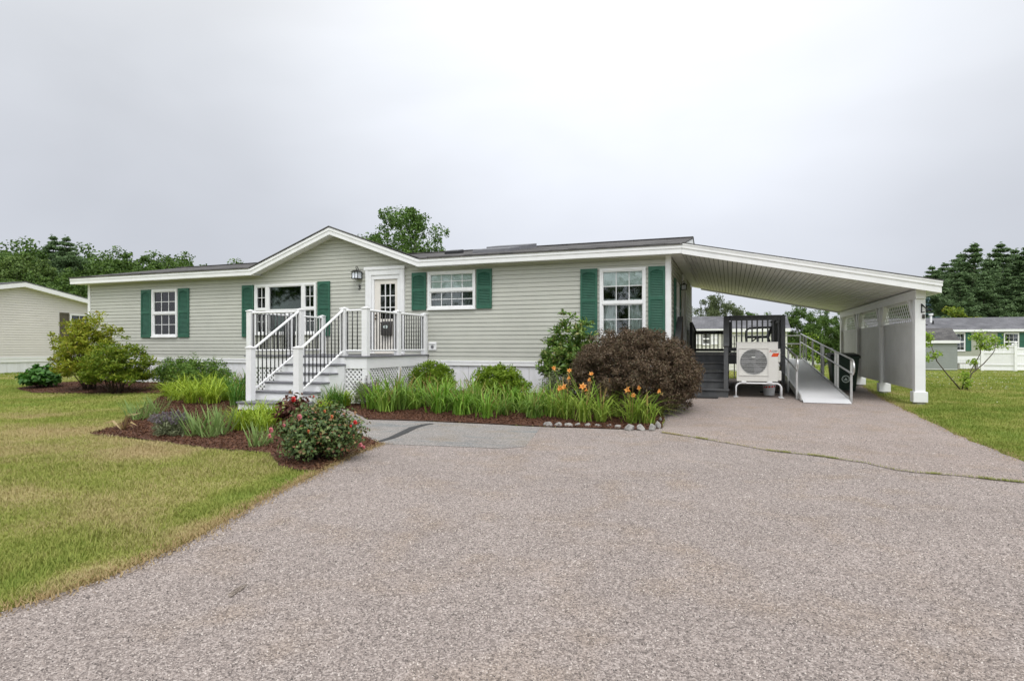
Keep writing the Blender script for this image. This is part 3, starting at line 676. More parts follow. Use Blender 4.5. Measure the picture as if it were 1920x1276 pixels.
def strip_blades(name, pts2, spread, h0, h1, wd, mt, label):
    n = len(pts2); x = pts2[:, 0]+rng.normal(0, spread, n); y = pts2[:, 1]+rng.normal(0, spread, n); z = gz_np(x, y)+.016
    h = rng.uniform(h0, h1, n); a = rng.uniform(0, 6.28, n); s = np.c_[-np.sin(a), np.cos(a), 0*a]*wd
    f = np.c_[np.cos(a), np.sin(a), 0*a]*(h*rng.uniform(.3, 1.6, n))[:, None]; b = np.c_[x, y, z]
    v = np.stack([b-s, b+s, b+f+np.c_[0*h, 0*h, h]], 1)
    tag(np_mesh(name, v, 3, mt), label, 'weeds', kind='stuff')
def along(pts, n, wfun=None):
    P = np.array([[p[0], p[1]] for p in pts]); seg = np.linalg.norm(np.diff(P, axis=0), axis=1); c = np.r_[0, np.cumsum(seg)]
    t = rng.uniform(0, c[-1], n)
    if wfun: t = t[rng.uniform(0, 1, n) < wfun(t/c[-1])]
    return np.c_[np.interp(t, c, P[:, 0]), np.interp(t, c, P[:, 1])]
strip_blades('crack_weeds', along(SEAM, 5200, lambda t: .16+.7*(np.sin(t*31)*np.sin(t*17+1) > .25)), .009, .006, .028, .0025, M['grass'], 'weeds growing along the driveway crack')
strip_blades('dry_edge_grass', np.concatenate([along(LEFT_EDGE, 5200), along(RIGHT_EDGE, 2600)]), .05, .01, .03, .0035, M['dead'], 'dry straw along the driveway edges')
def clover():
    q = rng.uniform((4.6, -6), (22, 30), (3200, 2)); ok = in_view(q[:, 0], q[:, 1], gz_np(q[:, 0], q[:, 1]), 0) & ~inside_np(q[:, 0], q[:, 1], DRIVE)
    ok &= (np.sin(q[:, 0]*.9)+np.sin(q[:, 1]*.8+q[:, 0]*.3)) > .1
    q = q[ok]; q2 = rng.uniform((-30, -2), (-19, 6), (500, 2)); q = np.concatenate([q, q2])
    z = gz_np(q[:, 0], q[:, 1])+.055
    c = np.repeat(np.c_[q, z], 3, 0); v = leaves(rng, c, rng.normal(size=c.shape)+np.array([0, 0, .6]), .022, .020)
    tag(np_mesh('clover', v, 4, M_CLOVER), 'white clover flowers dotted through the lawn', 'clover', kind='stuff')
M_CLOVER = LM['clover']
clover()

# ================================================================== THE HOUSE
ZB, ZS, ZF0, ZF1 = .79, 3.16, 3.150, 3.335     # siding foot, soffit, fascia bottom and top
XL, XR, HD, OV = -18.5, 0., 7.6, .30
RZ = 4.15                                       # ridge
EAVE_L, EAVE_R = XL-.42, .28
GX0, GXA, GX1, GZA = -11.50, -8.83, -6.14, 4.32 # cross gable: left foot, apex, right foot, apex height (fascia top)
def ww(x0, y0, x1, y1):                         # window box on the front wall
    a, b = WY(x0, y1), WY(x1, y0); return a.x, b.x, a.z, b.z
W1 = ww(286, 541.5, 333.5, 631.5); W2 = ww(479, 529.5, 594, 627); W3 = ww(803, 506, 892, 580)
W4 = ww(1125, 500.5, 1211, 632); DR = ww(698.5, 513, 751.5, 663)
DR = (DR[0], DR[1], .94, DR[3])
house = thing('manufactured_house', 'long single storey house with sage siding, green shutters and a small front gable', 'house', (-9.2, 3.8, 0))
def glim(z):                                    # the gable wall narrows upwards
    k = (GZA-.172-ZS)
    t = min(1, max(0, (z-ZS)/k)); a = GX0+(GXA-GX0)*t; b = GX1+(GXA-GX1)*t
    return (a, b)
nC = int((ZS-ZB)/CO)+1
front = siding(XL+.09, XR-.09, ZB, ZS, [W1, W2, W3, W4, DR])
gz0 = ZB+nC*CO
g = siding(0, 0, ZB, GZA-.2, (), glim) if False else None
gb = MB(); z = ZS
while z < GZA-.18:                              # courses of the gable
    zc = ZB+math.floor((z-ZB)/CO+1e-6)*CO; zt = min(zc+CO, GZA-.173); zg = max(z, min(zt, zc+CO-.008))
    l0, l1, l2 = glim(z), glim(zg), glim(zt); y0 = -.016+.013*(z-zc)/CO
    gb.face((l0[0], y0, z), (l0[1], y0, z), (l1[1], -.004, zg), (l1[0], -.004, zg))
    gb.face((l0[0], .01, z), (l0[1], .01, z), (l0[1], y0, z), (l0[0], y0, z))
    if zt > zg: gb.face((l1[0], .01, zg), (l1[1], .01, zg), (l2[1], .01, zt), (l2[0], .01, zt)); gb.face((l1[0], -.004, zg), (l1[1], -.004, zg), (l1[1], .01, zg), (l1[0], .01, zg))
    z = zt
front.add(gb.v, gb.f)
front.build('front_wall', M['siding'], house, fix=False)
SX = Matrix.Rotation(R(90), 4, 'Z')             # local wall frame of the right end: x -> +Y, outward -> +X
SW = (1.30, 2.15, 1.35, 2.72)                   # side window
SD = (3.55, 4.45, 1.0, 2.98)
def endlim(z): t = max(0., (z-ZS)/(RZ-.17-ZS)); return (max(.09, 3.8*t), min(HD-.09, HD-3.8*t))
siding(.09, HD-.09, ZB, RZ-.175, [SW, SD], endlim).build('end_wall', M['siding_side'], house, SX, fix=False)
bk = MB(); bk.face((XL, HD, ZB), (XR, HD, ZB), (XR, HD, ZS), (XL, HD, ZS)); bk.face((XL, 0, ZB), (XL, HD, ZB), (XL, HD, ZS), (XL, HD/2, RZ-.1), (XL, 0, ZS))
bk.build('rear_wall', M['siding_side'], house, fix=False)
ct = MB(); ct.box(XR-.09, XR+.012, -.03, .0, ZB-.02, ZS); ct.box(XR-.012, XR+.03, .0, .09, ZB-.02, ZS); ct.build('corner_trim', M['trim'], house)
MB().box(XL-.012, XL+.09, -.03, .0, ZB-.02, ZS).build('corner_trim', M['trim'], house); MB().box(XR-.012, XR+.03, HD-.09, HD, ZB-.02, ZS).build('corner_trim', M['trim'], house)
# skirting
sk = MB(); x = XL
while x < XR-.01:                               # ribbed vertical panels
    x2 = min(x+.40, XR); sk.box(x+.004, x2-.004, .012, .03, -.3, ZB-.125); sk.box(x+.19, x+.21, .006, .0119, -.3, ZB-.125); x = x2
y = .0
while y < HD-.01: y2 = min(y+.4, HD); sk.box(XR-.03, XR-.012, y+.035, y2-.004, -.3, ZB-.125); y = y2
sk.build('skirting', M['skirt'], house)
sb = MB(); sb.box(XL-.01, XR+.012, -.026, .011, ZB-.135, ZB-.004); sb.box(XL-.01, XR+.012, -.034, -.0261, ZB-.055, ZB-.006)
sb.box(XR-.011, XR+.024, .012, HD, ZB-.135, ZB-.004); sb.build('skirting_band', M['white'], house, bevel=.004)
# eaves
fa = MB()
def fascia(xa, xb):
    fa.box(xa, xb, -OV-.02, -OV, ZF0, ZF1); fa.box(xa, xb, -OV-.034, -OV-.0201, ZF1-.075, ZF1-.002)
fascia(EAVE_L, GX0); fascia(GX1, EAVE_R)
def rake(xa, za, xb, zb, dz=.19, y=-OV-.02, dy=.02):
    fa.prism([(xa, y, za), (xb, y, zb), (xb, y, zb-dz), (xa, y, za-dz)], (0, dy, 0))
for y_, dz_, top in ((-OV-.02, .19, 0), (-OV-.034, .075, .002)):
    dy_ = .02 if dz_ > .1 else .0139
    rake(GX0, ZF1-top, GXA, GZA-top, dz_, y_, dy_); rake(GXA, GZA-top, GX1, ZF1-top, dz_, y_, dy_)
# rake boards of the right end
for s in (1, -1):
    ya, yb = (-OV, HD/2) if s > 0 else (HD+OV, HD/2)
    fa.prism([(EAVE_R-.02, ya, ZF1), (EAVE_R-.02, yb, RZ), (EAVE_R-.02, yb, RZ-.18), (EAVE_R-.02, ya, ZF0)], (.02, 0, 0))
    fa.prism([(EAVE_L, ya, ZF1), (EAVE_L, yb, RZ), (EAVE_L, yb, RZ-.18), (EAVE_L, ya, ZF0)], (.02, 0, 0))
fa.build('fascia', M['white'], house)
sf = MB()
for xa, xb in ((EAVE_L+.02, GX0+.1), (GX1-.1, EAVE_R-.02)): sf.box(xa, xb, -OV, -.001, ZS-.008, ZS+.004)
for xa, za, xb, zb in ((GX0, ZF1-.178, GXA, GZA-.178), (GXA, GZA-.178, GX1, ZF1-.178)):
    sf.prism([(xa, -OV, za), (xb, -OV, zb), (xb, -OV, zb+.012), (xa, -OV, za+.012)], (0, OV-.001, 0))
sf.box(XR+.031, EAVE_R-.021, 0, HD, ZS-.008, ZS+.004)
sf.build('soffit', M['soffit'], house)
for xa, xb in ((XL+.09, GX0+.22), (GX1-.2, XR-.09)): MB().box(xa, xb, -.03, -.017, ZS-.05, ZS-.009).build('frieze', M['siding_side'], house)
# roof: two slopes, the cross gable, a drip edge
def slope(pts, th, name='roof', mt='shingle', par=house):
    a, b, c, d = [Vector(p) for p in pts]; n = (b-a).cross(d-a).normalized()
    return pts, n*th
rf = MB()
yl = -OV-.05
def zr(y): return ZF1+.004+(RZ-ZF1)*(y+OV)/(HD/2+OV)
X0, X1 = EAVE_L-.02, EAVE_R+.02
# front slope in two pieces beside the cross gable plus the piece under it
yv = -OV+(GZA-ZF1)/((RZ-ZF1)/(HD/2+OV))
for p in ([(X0, yl, zr(yl)), (GX0-.05, yl, zr(yl)), (GXA, HD/2, zr(HD/2)), (X0, HD/2, zr(HD/2))],
          [(GX1+.05, yl, zr(yl)), (X1, yl, zr(yl)), (X1, HD/2, zr(HD/2)), (GXA, HD/2, zr(HD/2))],
          [(X1, HD+OV, zr(yl)), (X0, HD+OV, zr(yl)), (X0, HD/2, zr(HD/2)), (X1, HD/2, zr(HD/2))],
          [(GX0-.05, yl, ZF1+.004), (GXA, yl, GZA+.012), (GXA, HD/2, RZ+.012)],
          [(GXA, yl, GZA+.012), (GX1+.05, yl, ZF1+.004), (GXA, HD/2, RZ+.012)]):
    rf.prism(p, (0, 0, .028))
rc = MB(); rc.beam((X0, HD/2, RZ+.032), (X1, HD/2, RZ+.032), .30, .02); rf.add(rc.v, rc.f)
# raised shingle butts along the eaves make the roof line uneven
rs = random.Random(4); x = X0
while x < X1-.3:
    wd_ = rs.uniform(.18, .36)
    if not (GX0-.4 < x < GX1+.2): rf.box(x, x+wd_-.01, yl-.004, yl+.13, zr(yl)+.028, zr(yl)+.028+rs.uniform(.006, .022))
    x += wd_
rf.build('roof', M['shingle'], house)
sl_ = (RZ-ZF1)/(HD/2+OV)
def roof_at(x, y): return zr(y)+.03
# roof furniture
p = WY(848, 470, 1.6); v = MB(); zz = roof_at(p.x, 1.7)
v.prism([(p.x-.2, 1.5, roof_at(0, 1.5)-.02), (p.x+.2, 1.5, roof_at(0, 1.5)-.02), (p.x+.2, 1.5, roof_at(0, 1.5)+.09), (p.x-.2, 1.5, roof_at(0, 1.5)+.09)], (0, .45, .10))
v.build('roof_vent', M['black'], house, bevel=.02)
def skylight(pxa, pxb, y0, y1, h):
    xa, xb = WY(pxa, 465, y0).x, WY(pxb, 465, y0).x
    s = MB(); za, zb = roof_at(0, y0), roof_at(0, y1)
    s.prism([(xa, y0, za-.02), (xb, y0, za-.02), (xb, y0, za+h), (xa, y0, za+h)], (0, y1-y0, zb-za))
    o = s.build('skylight', M['tread'], house, bevel=.01)
    t = MB(); t.prism([(xa+.06, y0+.06, za+h-.004), (xb-.06, y0+.06, za+h-.004), (xb-.06, y0+.06, za+h+.012), (xa+.06, y0+.06, za+h+.012)], (0, y1-y0-.12, (zb-za)*(y1-y0-.12)/(y1-y0)))
    t.build('skylight_dome', M['screen'], o, bevel=.005)
skylight(886, 955, .9, 1.75, .09); skylight(912, 988, 2.2, 3.1, .12)
# windows and shutters of the front
f1 = window(house, *W1, cols=3, rows=2)
curtain(f1, W1[0]+.06, W1[0]+.25, W1[2], W1[3]); mb = MB(); mb.box(W1[0]+.25, W1[1]-.04, .09, .1, W1[3]-.22, W1[3]); mb.build('blind', M['blind'], f1)
mb = MB(); mb.face((W1[0]+.06, .03, W1[2]+.06), (W1[1]-.06, .03, W1[2]+.06), (W1[1]-.06, .03, (W1[2]+W1[3])/2-.03), (W1[0]+.06, .03, (W1[2]+W1[3])/2-.03)); mb.build('insect_screen', M['screen'], f1, fix=False)
c1, c2 = WY(501, 0).x, WY(570, 0).x
f2 = window(house, *W2, lights=[(W2[0]+.055, c1-.02, True, 2), (c1+.07, c2-.05, False, 0), (c2+.03, W2[1]-.055, True, 2)], rows=2, glassm=M['glassdark'], deep=2.2)
curtain(f2, W2[0]+.1, c1-.1, W2[2], W2[3], y=.12); curtain(f2, c1+.07, c1+.2, W2[2], W2[3], y=.12)
zt_ = WY(540, 581).z; mb = MB(); mb.box(c1+.07, c2-.05, -.03, .02, zt_-.02, zt_+.03); mb.build('mullion', M['trim'], f2)
mb = MB(); mb.box(c1+.2, c2-.05, .14, .16, zt_-.75, zt_-.1); mb.build('chair_back', M['screen'], f2)
f3 = window(house, *W3, cols=4, rows=2, fill='light')
curtain(f3, W3[0]+.05, W3[1]-.05, (W3[2]+W3[3])/2+.08, W3[3], y=.09, amp=.012); mb = MB(); mb.box(W3[0]+.05, W3[1]-.05, .030, .034, W3[3]-.46, W3[3]-.02); mb.build('blind', M['blind'], f3)
curtain(f3, W3[0]+.05, W3[1]-.05, W3[2], (W3[2]+W3[3])/2+.05, y=.13, amp=.01, mt=M['screen'], name='cafe_curtain')
f4 = window(house, *W4, cols=3, rows=2, fill='dark')
mb = MB(); mb.box(W4[0]+.05, W4[1]-.05, .030, .034, W4[3]-.42, W4[3]-.02); mb.build('blind', M['blind'], f4)
zc = (W4[2]+W4[3])/2
curtain(f4, W4[0]+.05, W4[0]+.36, W4[2], zc+.1, y=.14); curtain(f4, W4[1]-.42, W4[1]-.05, W4[2], zc+.1, y=.14)
# a potted palm just inside the pane shows through the glass
pm = MB(); rp = random.Random(3)
for i in range(9):
    a = -1.25+i*.31; bx = W4[1]-.28; bz = zc+.06; L_ = rp.uniform(.32, .5)
    pts = [(bx+math.sin(a)*L_*t, .22, bz+.26*math.sin(t*2.2)*math.cos(a*.6)) for t in (0, .3, .6, .85, 1)]
    for (p0, p1) in zip(pts, pts[1:]): pm.beam(p0, p1, .03, .02)
pm.build('palm_fronds', M['screen'], f4)
for (x0, x1, y0, y1) in ((266.5, 285, 543, 633), (336, 356, 540, 632), (455.5, 477, 534.5, 631.5), (597, 620, 527, 629.5), (773.5, 800, 510.5, 581.5),
                         (894.5, 923, 503.5, 578.5), (1089, 1120.5, 503.5, 628), (1216, 1249, 498.5, 624)):
    a, b, c, d = ww(x0, y0, x1, y1); shutter(house, a, min(b, -.1), c, d, M['green'], arched=x1 > 480 or True)
# side window and shutter, side door trim, side lamp
fs_ = window(house, *SW, X=SX, cols=3, rows=2); shutter(house, .86, 1.22, SW[2]-.03, SW[3]+.03, M['green'], SX); shutter(house, 2.23, 2.58, SW[2]-.03, SW[3]+.03, M['green'], SX)
curtain(fs_, SW[0]+.06, SW[1]-.06, SW[2], SW[3], X=SX, y=.12)
d = MB(); d.box(SD[0], SD[1], .0, .045, SD[2], SD[3]); sdoor = d.build('side_door', M['door'], house, SX, bevel=.006)
d = MB(); d.lathe([(.03, 0), (.03, .05)], (0, 0, 0)); k = MB(); k.box(SD[0]+.05, SD[0]+.10, -.06, -.001, 1.95, 2.02); k.build('handle', M['brass'], sdoor, SX)
d = MB(); d.box(SD[0]-.12, SD[0]-.002, -.06, .02, SD[2], SD[3]+.14); d.box(SD[1]+.002, SD[1]+.12, -.06, .02, SD[2], SD[3]+.14); d.box(SD[0]-.002, SD[1]+.002, -.06, .02, SD[3]+.002, SD[3]+.14)
d.build('door_surround', M['trim'], house, SX, bevel=.008)
def lantern(parent, X, name='wall_lantern', s=1.):
    """small craftsman lantern on a wall plate: back plate, scroll arm, hood, glass, frame"""
    b = MB(); b.box(-.05*s, .05*s, -.02, -.0165, -.09*s, .09*s); 
    sc = [(0, -.02, .02*s), (0, -.06*s, .16*s), (0, -.12*s, .21*s), (0, -.17*s, .19*s), (0, -.165*s, .14*s), (0, -.12*s, .135*s), (0, -.115*s, .17*s)]
    b.tube(sc, .009*s, 7)
    b.tube([(0, -.12*s, .135*s), (0, -.13*s, .10*s)], .008*s, 6)
    o = b.build(name, M['black'], parent, X)
    h = MB(); c = -.13*s
    w0, w1 = .095*s, .11*s
    h.add([(-.035*s, c-.035*s, .115*s), (.035*s, c-.035*s, .115*s), (.035*s, c+.035*s, .115*s), (-.035*s, c+.035*s, .115*s), (-.125*s, c-.125*s, .055*s), (.125*s, c-.125*s, .055*s), (.125*s, c+.11*s, .055*s), (-.125*s, c+.11*s, .055*s)],
          [(0, 1, 2, 3), (0, 4, 5, 1), (1, 5, 6, 2), (2, 6, 7, 3), (3, 7, 4, 0), (7, 6, 5, 4)])
    h.build('lamp_hood', M['black'], o, X)
    gl = MB(); gl.box(-.085*s, .085*s, c-.085*s, c+.085*s, -.105*s, .054*s); gl.build('lamp_glass', M['milk'], o, X)
    fr = MB()
    for x in (-1, 1):
        for y in (-1, 1): fr.box(x*.088*s-.008, x*.088*s+.008, c+y*.088*s-.008, c+y*.088*s+.008, -.11*s, .0545*s)
    for y in (-.09, .09): fr.box(-.008, .008, c+y*s-.004, c+y*s+.004, -.11*s, .0545*s)
    fr.box(-.1*s, .1*s, c-.1*s, c+.1*s, -.125*s, -.106*s)
    fr.build('lamp_frame', M['black'], o, X)
a = WY(674.5, 515); lantern(house, Matrix.Translation((a.x, -.002, a.z)), s=1.02)
lantern(house, SX @ Matrix.Translation((3.0, -.002, 2.74)), s=.72)
# the front door
dt = MB(); a = WY(687.5, 501); b = WY(760, 501); zt = WY(724, 501.5).z
dt.box(a.x, DR[0]-.004, -.075, .02, .80, zt); dt.box(DR[1]+.004, b.x, -.075, .02, .80, zt); dt.box(DR[0]-.004, DR[1]+.004, -.075, .02, DR[3]-.02, zt)
dt.box(a.x-.03, b.x+.03, -.10, -.0751, zt-.06, zt+.02); dt.box(a.x+.02, a.x+.10, -.09, -.0751, .93, zt-.061); dt.box(b.x-.10, b.x-.02, -.09, -.0751, .93, zt-.061)
dt.box(DR[0]-.004, DR[1]+.004, -.05, .02, DR[3]-.13, DR[3]-.0201)
dt.build('door_surround', M['trim'], house, bevel=.008)
ld = MB(); ld.box(DR[0], DR[0]+.075, -.045, .03, .94, DR[3]-.131); ld.box(DR[1]-.075, DR[1], -.045, .03, .94, DR[3]-.131); ld.build('door_jamb', M['trim'], house)
dx0, dx1, dz0, dz1 = DR[0]+.077, DR[1]-.077, .955, DR[3]-.133
ga = WY(713, 598); gb_ = WY(747.5, 531.5); gx0, gx1 = ga.x+.01, min(gb_.x, dx1-.09); gz0_, gz1_ = ga.z, gb_.z
d = MB(); yd0, yd1 = -.012, .035
d.box(dx0, gx0, yd0, yd1, dz0, dz1); d.box(gx1, dx1, yd0, yd1, dz0, dz1); d.box(gx0, gx1, yd0, yd1, dz0, gz0_); d.box(gx0, gx1, yd0, yd1, gz1_, dz1)
for xa, xb in ((dx0+.09, (dx0+dx1)/2-.04), ((dx0+dx1)/2+.04, dx1-.09)):      # raised lower panels
    d.box(xa, xb, yd0-.008, yd0-.001, dz0+.15, gz0_-.12); d.box(xa+.03, xb-.03, yd0-.014, yd0-.0081, dz0+.18, gz0_-.15)
door = d.build('front_door', M['door'], house, bevel=.004)
gg = MB(); gg.box(gx0, gx1, .01, .016, gz0_, gz1_); gg.build('pane', M['glassdark'], door)
gr = MB()
for k in (1, 2): x = gx0+(gx1-gx0)*k/3; gr.box(x-.011, x+.011, -.008, .009, gz0_, gz1_); zq = gz0_+(gz1_-gz0_)*k/3; gr.box(gx0, gx1, -.006, .008, zq-.011, zq+.011)
gr.build('grille', M['trim'], door)
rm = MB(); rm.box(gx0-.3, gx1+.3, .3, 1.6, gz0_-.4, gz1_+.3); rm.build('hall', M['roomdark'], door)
hd = MB(); q = WY(703, 592); hd.lathe([(.026, 0), (.03, .01), (.026, .03)], (0, 0, 0), 12)
for zz_, nm_ in ((q.z+.01, 'deadbolt'), (q.z-.08, 'handle')): MB().tube([(dx0+.055, yd0, zz_), (dx0+.055, yd0-.05, zz_)], [.03, .026], 12).build(nm_, M['brass'], door)
ma, mb2 = WY(718.5, 628.5), WY(737, 601.5)
m_ = MB(); m_.prism([(ma.x, yd0-.016, ma.z), (mb2.x, yd0-.016, ma.z), (mb2.x, yd0-.016, mb2.z-.03), (ma.x, yd0-.016, mb2.z-.03)], (0, -.10, 0))
m_.prism([(ma.x-.008, yd0-.015, mb2.z), (ma.x-.008, yd0-.125, mb2.z-.04), (ma.x-.008, yd0-.125, mb2.z-.06), (ma.x-.008, yd0-.015, mb2.z-.031)], (mb2.x-ma.x+.016, 0, 0))
mo = m_.build('mailbox', M['mailbox'], door, bevel=.006)
ov = MB(); n = 20; cx_, cz_ = (ma.x+mb2.x)/2, mb2.z-.155
ov.prism([(cx_+.068*math.cos(t), yd0-.117, cz_+.042*math.sin(t)) for t in (2*math.pi*i/n for i in range(n))], (0, -.004, 0)); ov.build('mail_plaque', M['whiteprint'], door)
ol = MB()
for r_, h_ in ((.045, .0), (.03, .012), (.03, -.012)): ol.box(cx_-r_, cx_+r_, yd0-.1225, yd0-.1212, cz_+h_-.003, cz_+h_+.003)
ol.build('mail_lettering', M['greyprint'], door)
th = MB(); th.box(DR[0]-.05, DR[1]+.05, -.11, -.002, .925, .953); th.build('threshold', M['drip'], house)
q = WY(674.8, 539); text(None, '3', .18, Vector((q.x, -.02, q.z)), None, M['black'], 'house_number', house, .006)
# dryer vent
va, vb = WY(804.6, 656), WY(819, 641)
v = MB(); v.box(va.x, vb.x, -.036, -.01, va.z, vb.z); v.box(va.x+.03, vb.x-.03, -.06, -.0361, vb.z-.05, vb.z-.03); vo_ = v.build('wall_vent', M['trim'], house, bevel=.004)
v = MB(); c = (va+vb)/2; v.lathe([(.045, 0), (.03, .02)], (0, 0, 0), 14)
v2 = MB(); v2.v = [Vector((c.x+p.x, -.0365-p.z, c.z-.02+p.y)) for p in v.v]; v2.f = v.f; v2.build('vent_outlet', M['greyprint'], vo_)
# outside tap and cable on the left wall
v = MB(); q = WY(478, 665); v.box(q.x-.06, q.x+.0, -.05, -.012, q.z-.03, q.z+.02); v.build('outlet_cover', M['black'], house)

# ================================================================== FRONT PORCH
porch = thing('entry_porch', 'white porch with grey steps and black balusters before the front door', 'porch', (-7.5, -1.4, 0))
PX0, PX1, PY, PZ = -9.29, -6.02, -2.78, .93
b = MB(); y = PY-.03
while y < -.12: b.box(PX0-.03, PX1+.03, y, y+.136, PZ-.03, PZ); y += .14
b.build('deck_floor', M['tread'], porch)
b = MB(); b.box(PX0, PX1, PY, PY+.035, PZ-.27, PZ-.031); b.box(PX1-.035, PX1, PY+.036, -.04, PZ-.27, PZ-.031); b.box(PX0, PX0+.035, PY+.036, -.04, PZ-.27, PZ-.031)
b.build('rim_board', M['white'], porch)
for x, y in ((PX0+.06, PY+.06), (PX1-.06, PY+.06), (PX1-.06, -1.4), (PX0+.06, -1.4), (-6.62, PY+.06), (-7.9, PY+.06)): MB().box(x-.06, x+.06, y-.055, y+.06, -.2, PZ-.271).build('support_post', M['white'], porch)
def lattice(mb, p0, u, L_, z0, z1, s=.105, w_=.036, th=.006, nrm=(0, -1, 0), top=None):
    """two layers of diagonal slats clipped to a rectangle (u along, z up)"""
    p0, u, nrm = Vector(p0), Vector(u), Vector(nrm)
    for sg, off in ((1, 0.), (-1, th*1.05)):
        k = -int((z1-z0)/s)-2
        while k*s < L_+(z1-z0):
            # line: t = k*s + sg' * (z-z0)
            t0 = k*s if sg > 0 else k*s+0.; pts = []
            ha, hb = 0., z1-z0
            f = (lambda h: t0+h) if sg > 0 else (lambda h: t0-h+(0))
            if sg < 0: t0 = k*s; f = lambda h: t0+(z1-z0)-h-(z1-z0)*0
            lo, hi = 0., z1-z0
            # clip against 0..L
            def clip(lo, hi):
                if sg > 0: return max(lo, -t0), min(hi, L_-t0)
                return max(lo, t0+(z1-z0)-L_), min(hi, t0+(z1-z0))
            lo, hi = clip(lo, hi)
            if hi-lo > .01:
                a = p0+u*f(lo)+Vector((0, 0, z0+lo))+nrm*off; b = p0+u*f(hi)+Vector((0, 0, z0+hi))+nrm*off
                mb.beam(a, b, w_, th, up=nrm)
            k += 1
    return mb
b = MB()
lattice(b, (-6.56, PY+.03, 0), (1, 0, 0), .46, -.12, PZ-.272, nrm=(0, -1, 0)); b.build('lattice', M['white'], porch, fix=False)
b = MB(); lattice(b, (PX1-.03, PY+.13, 0), (0, 1, 0), 1.2, -.10, PZ-.272, nrm=(1, 0, 0)); b.build('lattice', M['white'], porch, fix=False)
b = MB(); lattice(b, (PX1-.03, -1.33, 0), (0, 1, 0), 1.28, -.08, PZ-.272, nrm=(1, 0, 0)); b.build('lattice', M['white'], porch, fix=False)
b = MB(); lattice(b, (PX0+.12, PY+.03, 0), (1, 0, 0), 1.0, -.12, PZ-.272, nrm=(0, -1, 0)); b.build('lattice', M['white'], porch, fix=False)
SX0, SX1 = -7.97, -6.56
steps = [(.752, PY-.27), (.575, PY-.555), (.397, PY-.84), (.219, PY-1.125)]
for zt, yf in steps:
    b = MB(); b.box(SX0-.02, SX1+.02, yf-.025, yf+.285, zt-.032, zt); t = b.build('stair_tread', M['tread'], porch, bevel=.006)
    b = MB(); b.box(SX0, SX1, yf, yf+.02, zt-.178, zt-.033); b.build('riser', M['white'], t)
b = MB(); b.box(SX0, SX1, PY-.02, PY-.001, .76, PZ-.032); b.build('riser', M['white'], porch)
b = MB(); b.box(SX0-.0, SX1+.08, -4.42, PY-1.126, .005, .042); t = b.build('stair_tread', M['tread'], porch, bevel=.006)
b = MB(); b.box(SX0+.02, SX1+.06, -4.39, PY-1.13, -.30, .004); b.build('plinth', M['white'], t)
for x in (SX0+.0005, SX1-.0405):                # stringers, stepped
    pr = [(PY-.001, PZ-.03)]
    pr = [(PY-.02, .718)]
    for i, (zt, yf) in enumerate(steps): pr += [(yf+.021, zt-.034), (yf+.021, (steps[i+1][0] if i < 3 else .075)-.034)]
    pr += [(PY-1.1, -.2), (PY-.02, -.2)]
    pts = [(PY-.02, .716)]
    for i, (zt, yf) in enumerate(steps): pts += [(yf+.0215, zt-.0335), (yf+.0215, (steps[i+1][0]-.0335 if i < 3 else -.2))]
    pts += [(PY-.02, -.2)]
    MBs = MB().prism([(x, y, z) for y, z in pts], (.04, 0, 0)); MBs.build('stringer', M['white'], porch)
def post(x, y, z0, z1, w_=.130, par=porch, name='post'):
    b = MB(); h = w_/2; b.box(x-h, x+h, y-h, y+h, z0, z1-.045)
    c = h+.014; b.box(x-c, x+c, y-c, y+c, z1-.0449, z1-.025)
    b.add([(x-c, y-c, z1-.025), (x+c, y-c, z1-.025), (x+c, y+c, z1-.025), (x-c, y+c, z1-.025), (x, y, z1+.005)], [(0, 1, 4), (1, 2, 4), (2, 3, 4), (3, 0, 4)])
    return b.build(name, M['white'], par, bevel=.004)
ZP = PZ+1.06
P = dict(A=(-7.83, -4.17), B=(-6.66, -4.17), C=(-9.22, PY+.07), D=(-7.81, PY+.07), E=(-6.64, PY+.07), F=(-6.09, PY+.07), G=(-6.09, -1.4), H=(-6.09, -.09), I=(-9.22, -.09), J=(-9.22, -1.4))
for k, (x, y) in P.items(): post(x, y, .043 if k in 'AB' else PZ, 1.145 if k in 'AB' else ZP)
def rail(a, b, za0, za1, zb0, zb1, par=porch, n=None, mt=M['white'], bal=M['black'], br=.0115, w_=.052):
    """railing between two posts: top rail, bottom rail, balusters (z at start, z at end)"""
    a, b = Vector(a), Vector(b); d = (b-a); L_ = d.length; u = d/L_; a2, b2 = a+u*.055, b-u*.055
    t = MB(); t.tube([(a2.x, a2.y, za1), (b2.x, b2.y, zb1)], w_/2, 10); 
    for q, zz in ((a2, za1), (b2, zb1)): t.tube([(q.x, q.y, zz), ((q+u*(.03 if q is a2 else -.03)).x, (q+u*(.03 if q is a2 else -.03)).y, zz)], w_*.72, 10)
    r = t.build('railing', mt, par, smooth=False)
    t = MB(); t.tube([(a2.x, a2.y, za0), (b2.x, b2.y, zb0)], w_/2*.9, 8); t.build('bottom_rail', mt, r)
    n = n or int(L_/.115)
    for i in range(n):
        k = (i+.7)/(n+.4); p = a+(b-a)*k; z0, z1 = za0+(zb0-za0)*k, za1+(zb1-za1)*k
        MB().tube([(p.x, p.y, z0), (p.x, p.y, z1)], br, 8).build('baluster', bal, r, smooth=True)
    return r
rt, rb_ = PZ+.985, PZ+.115
for a, c in (('C', 'D'), ('E', 'F'), ('F', 'G'), ('G', 'H'), ('C', 'J'), ('J', 'I')): rail(P[a], P[c], rb_, rt, rb_, rt, n=4 if a == 'E' else None)
for a, c in (('A', 'D'), ('B', 'E')): rail(P[a], P[c], .245, 1.075, 1.03, 1.915, n=12)
mt_ = thing('welcome_mat', 'dark mat lying on the porch floor before the door', 'door mat', ((DR[0]+DR[1])/2, -.9, PZ))
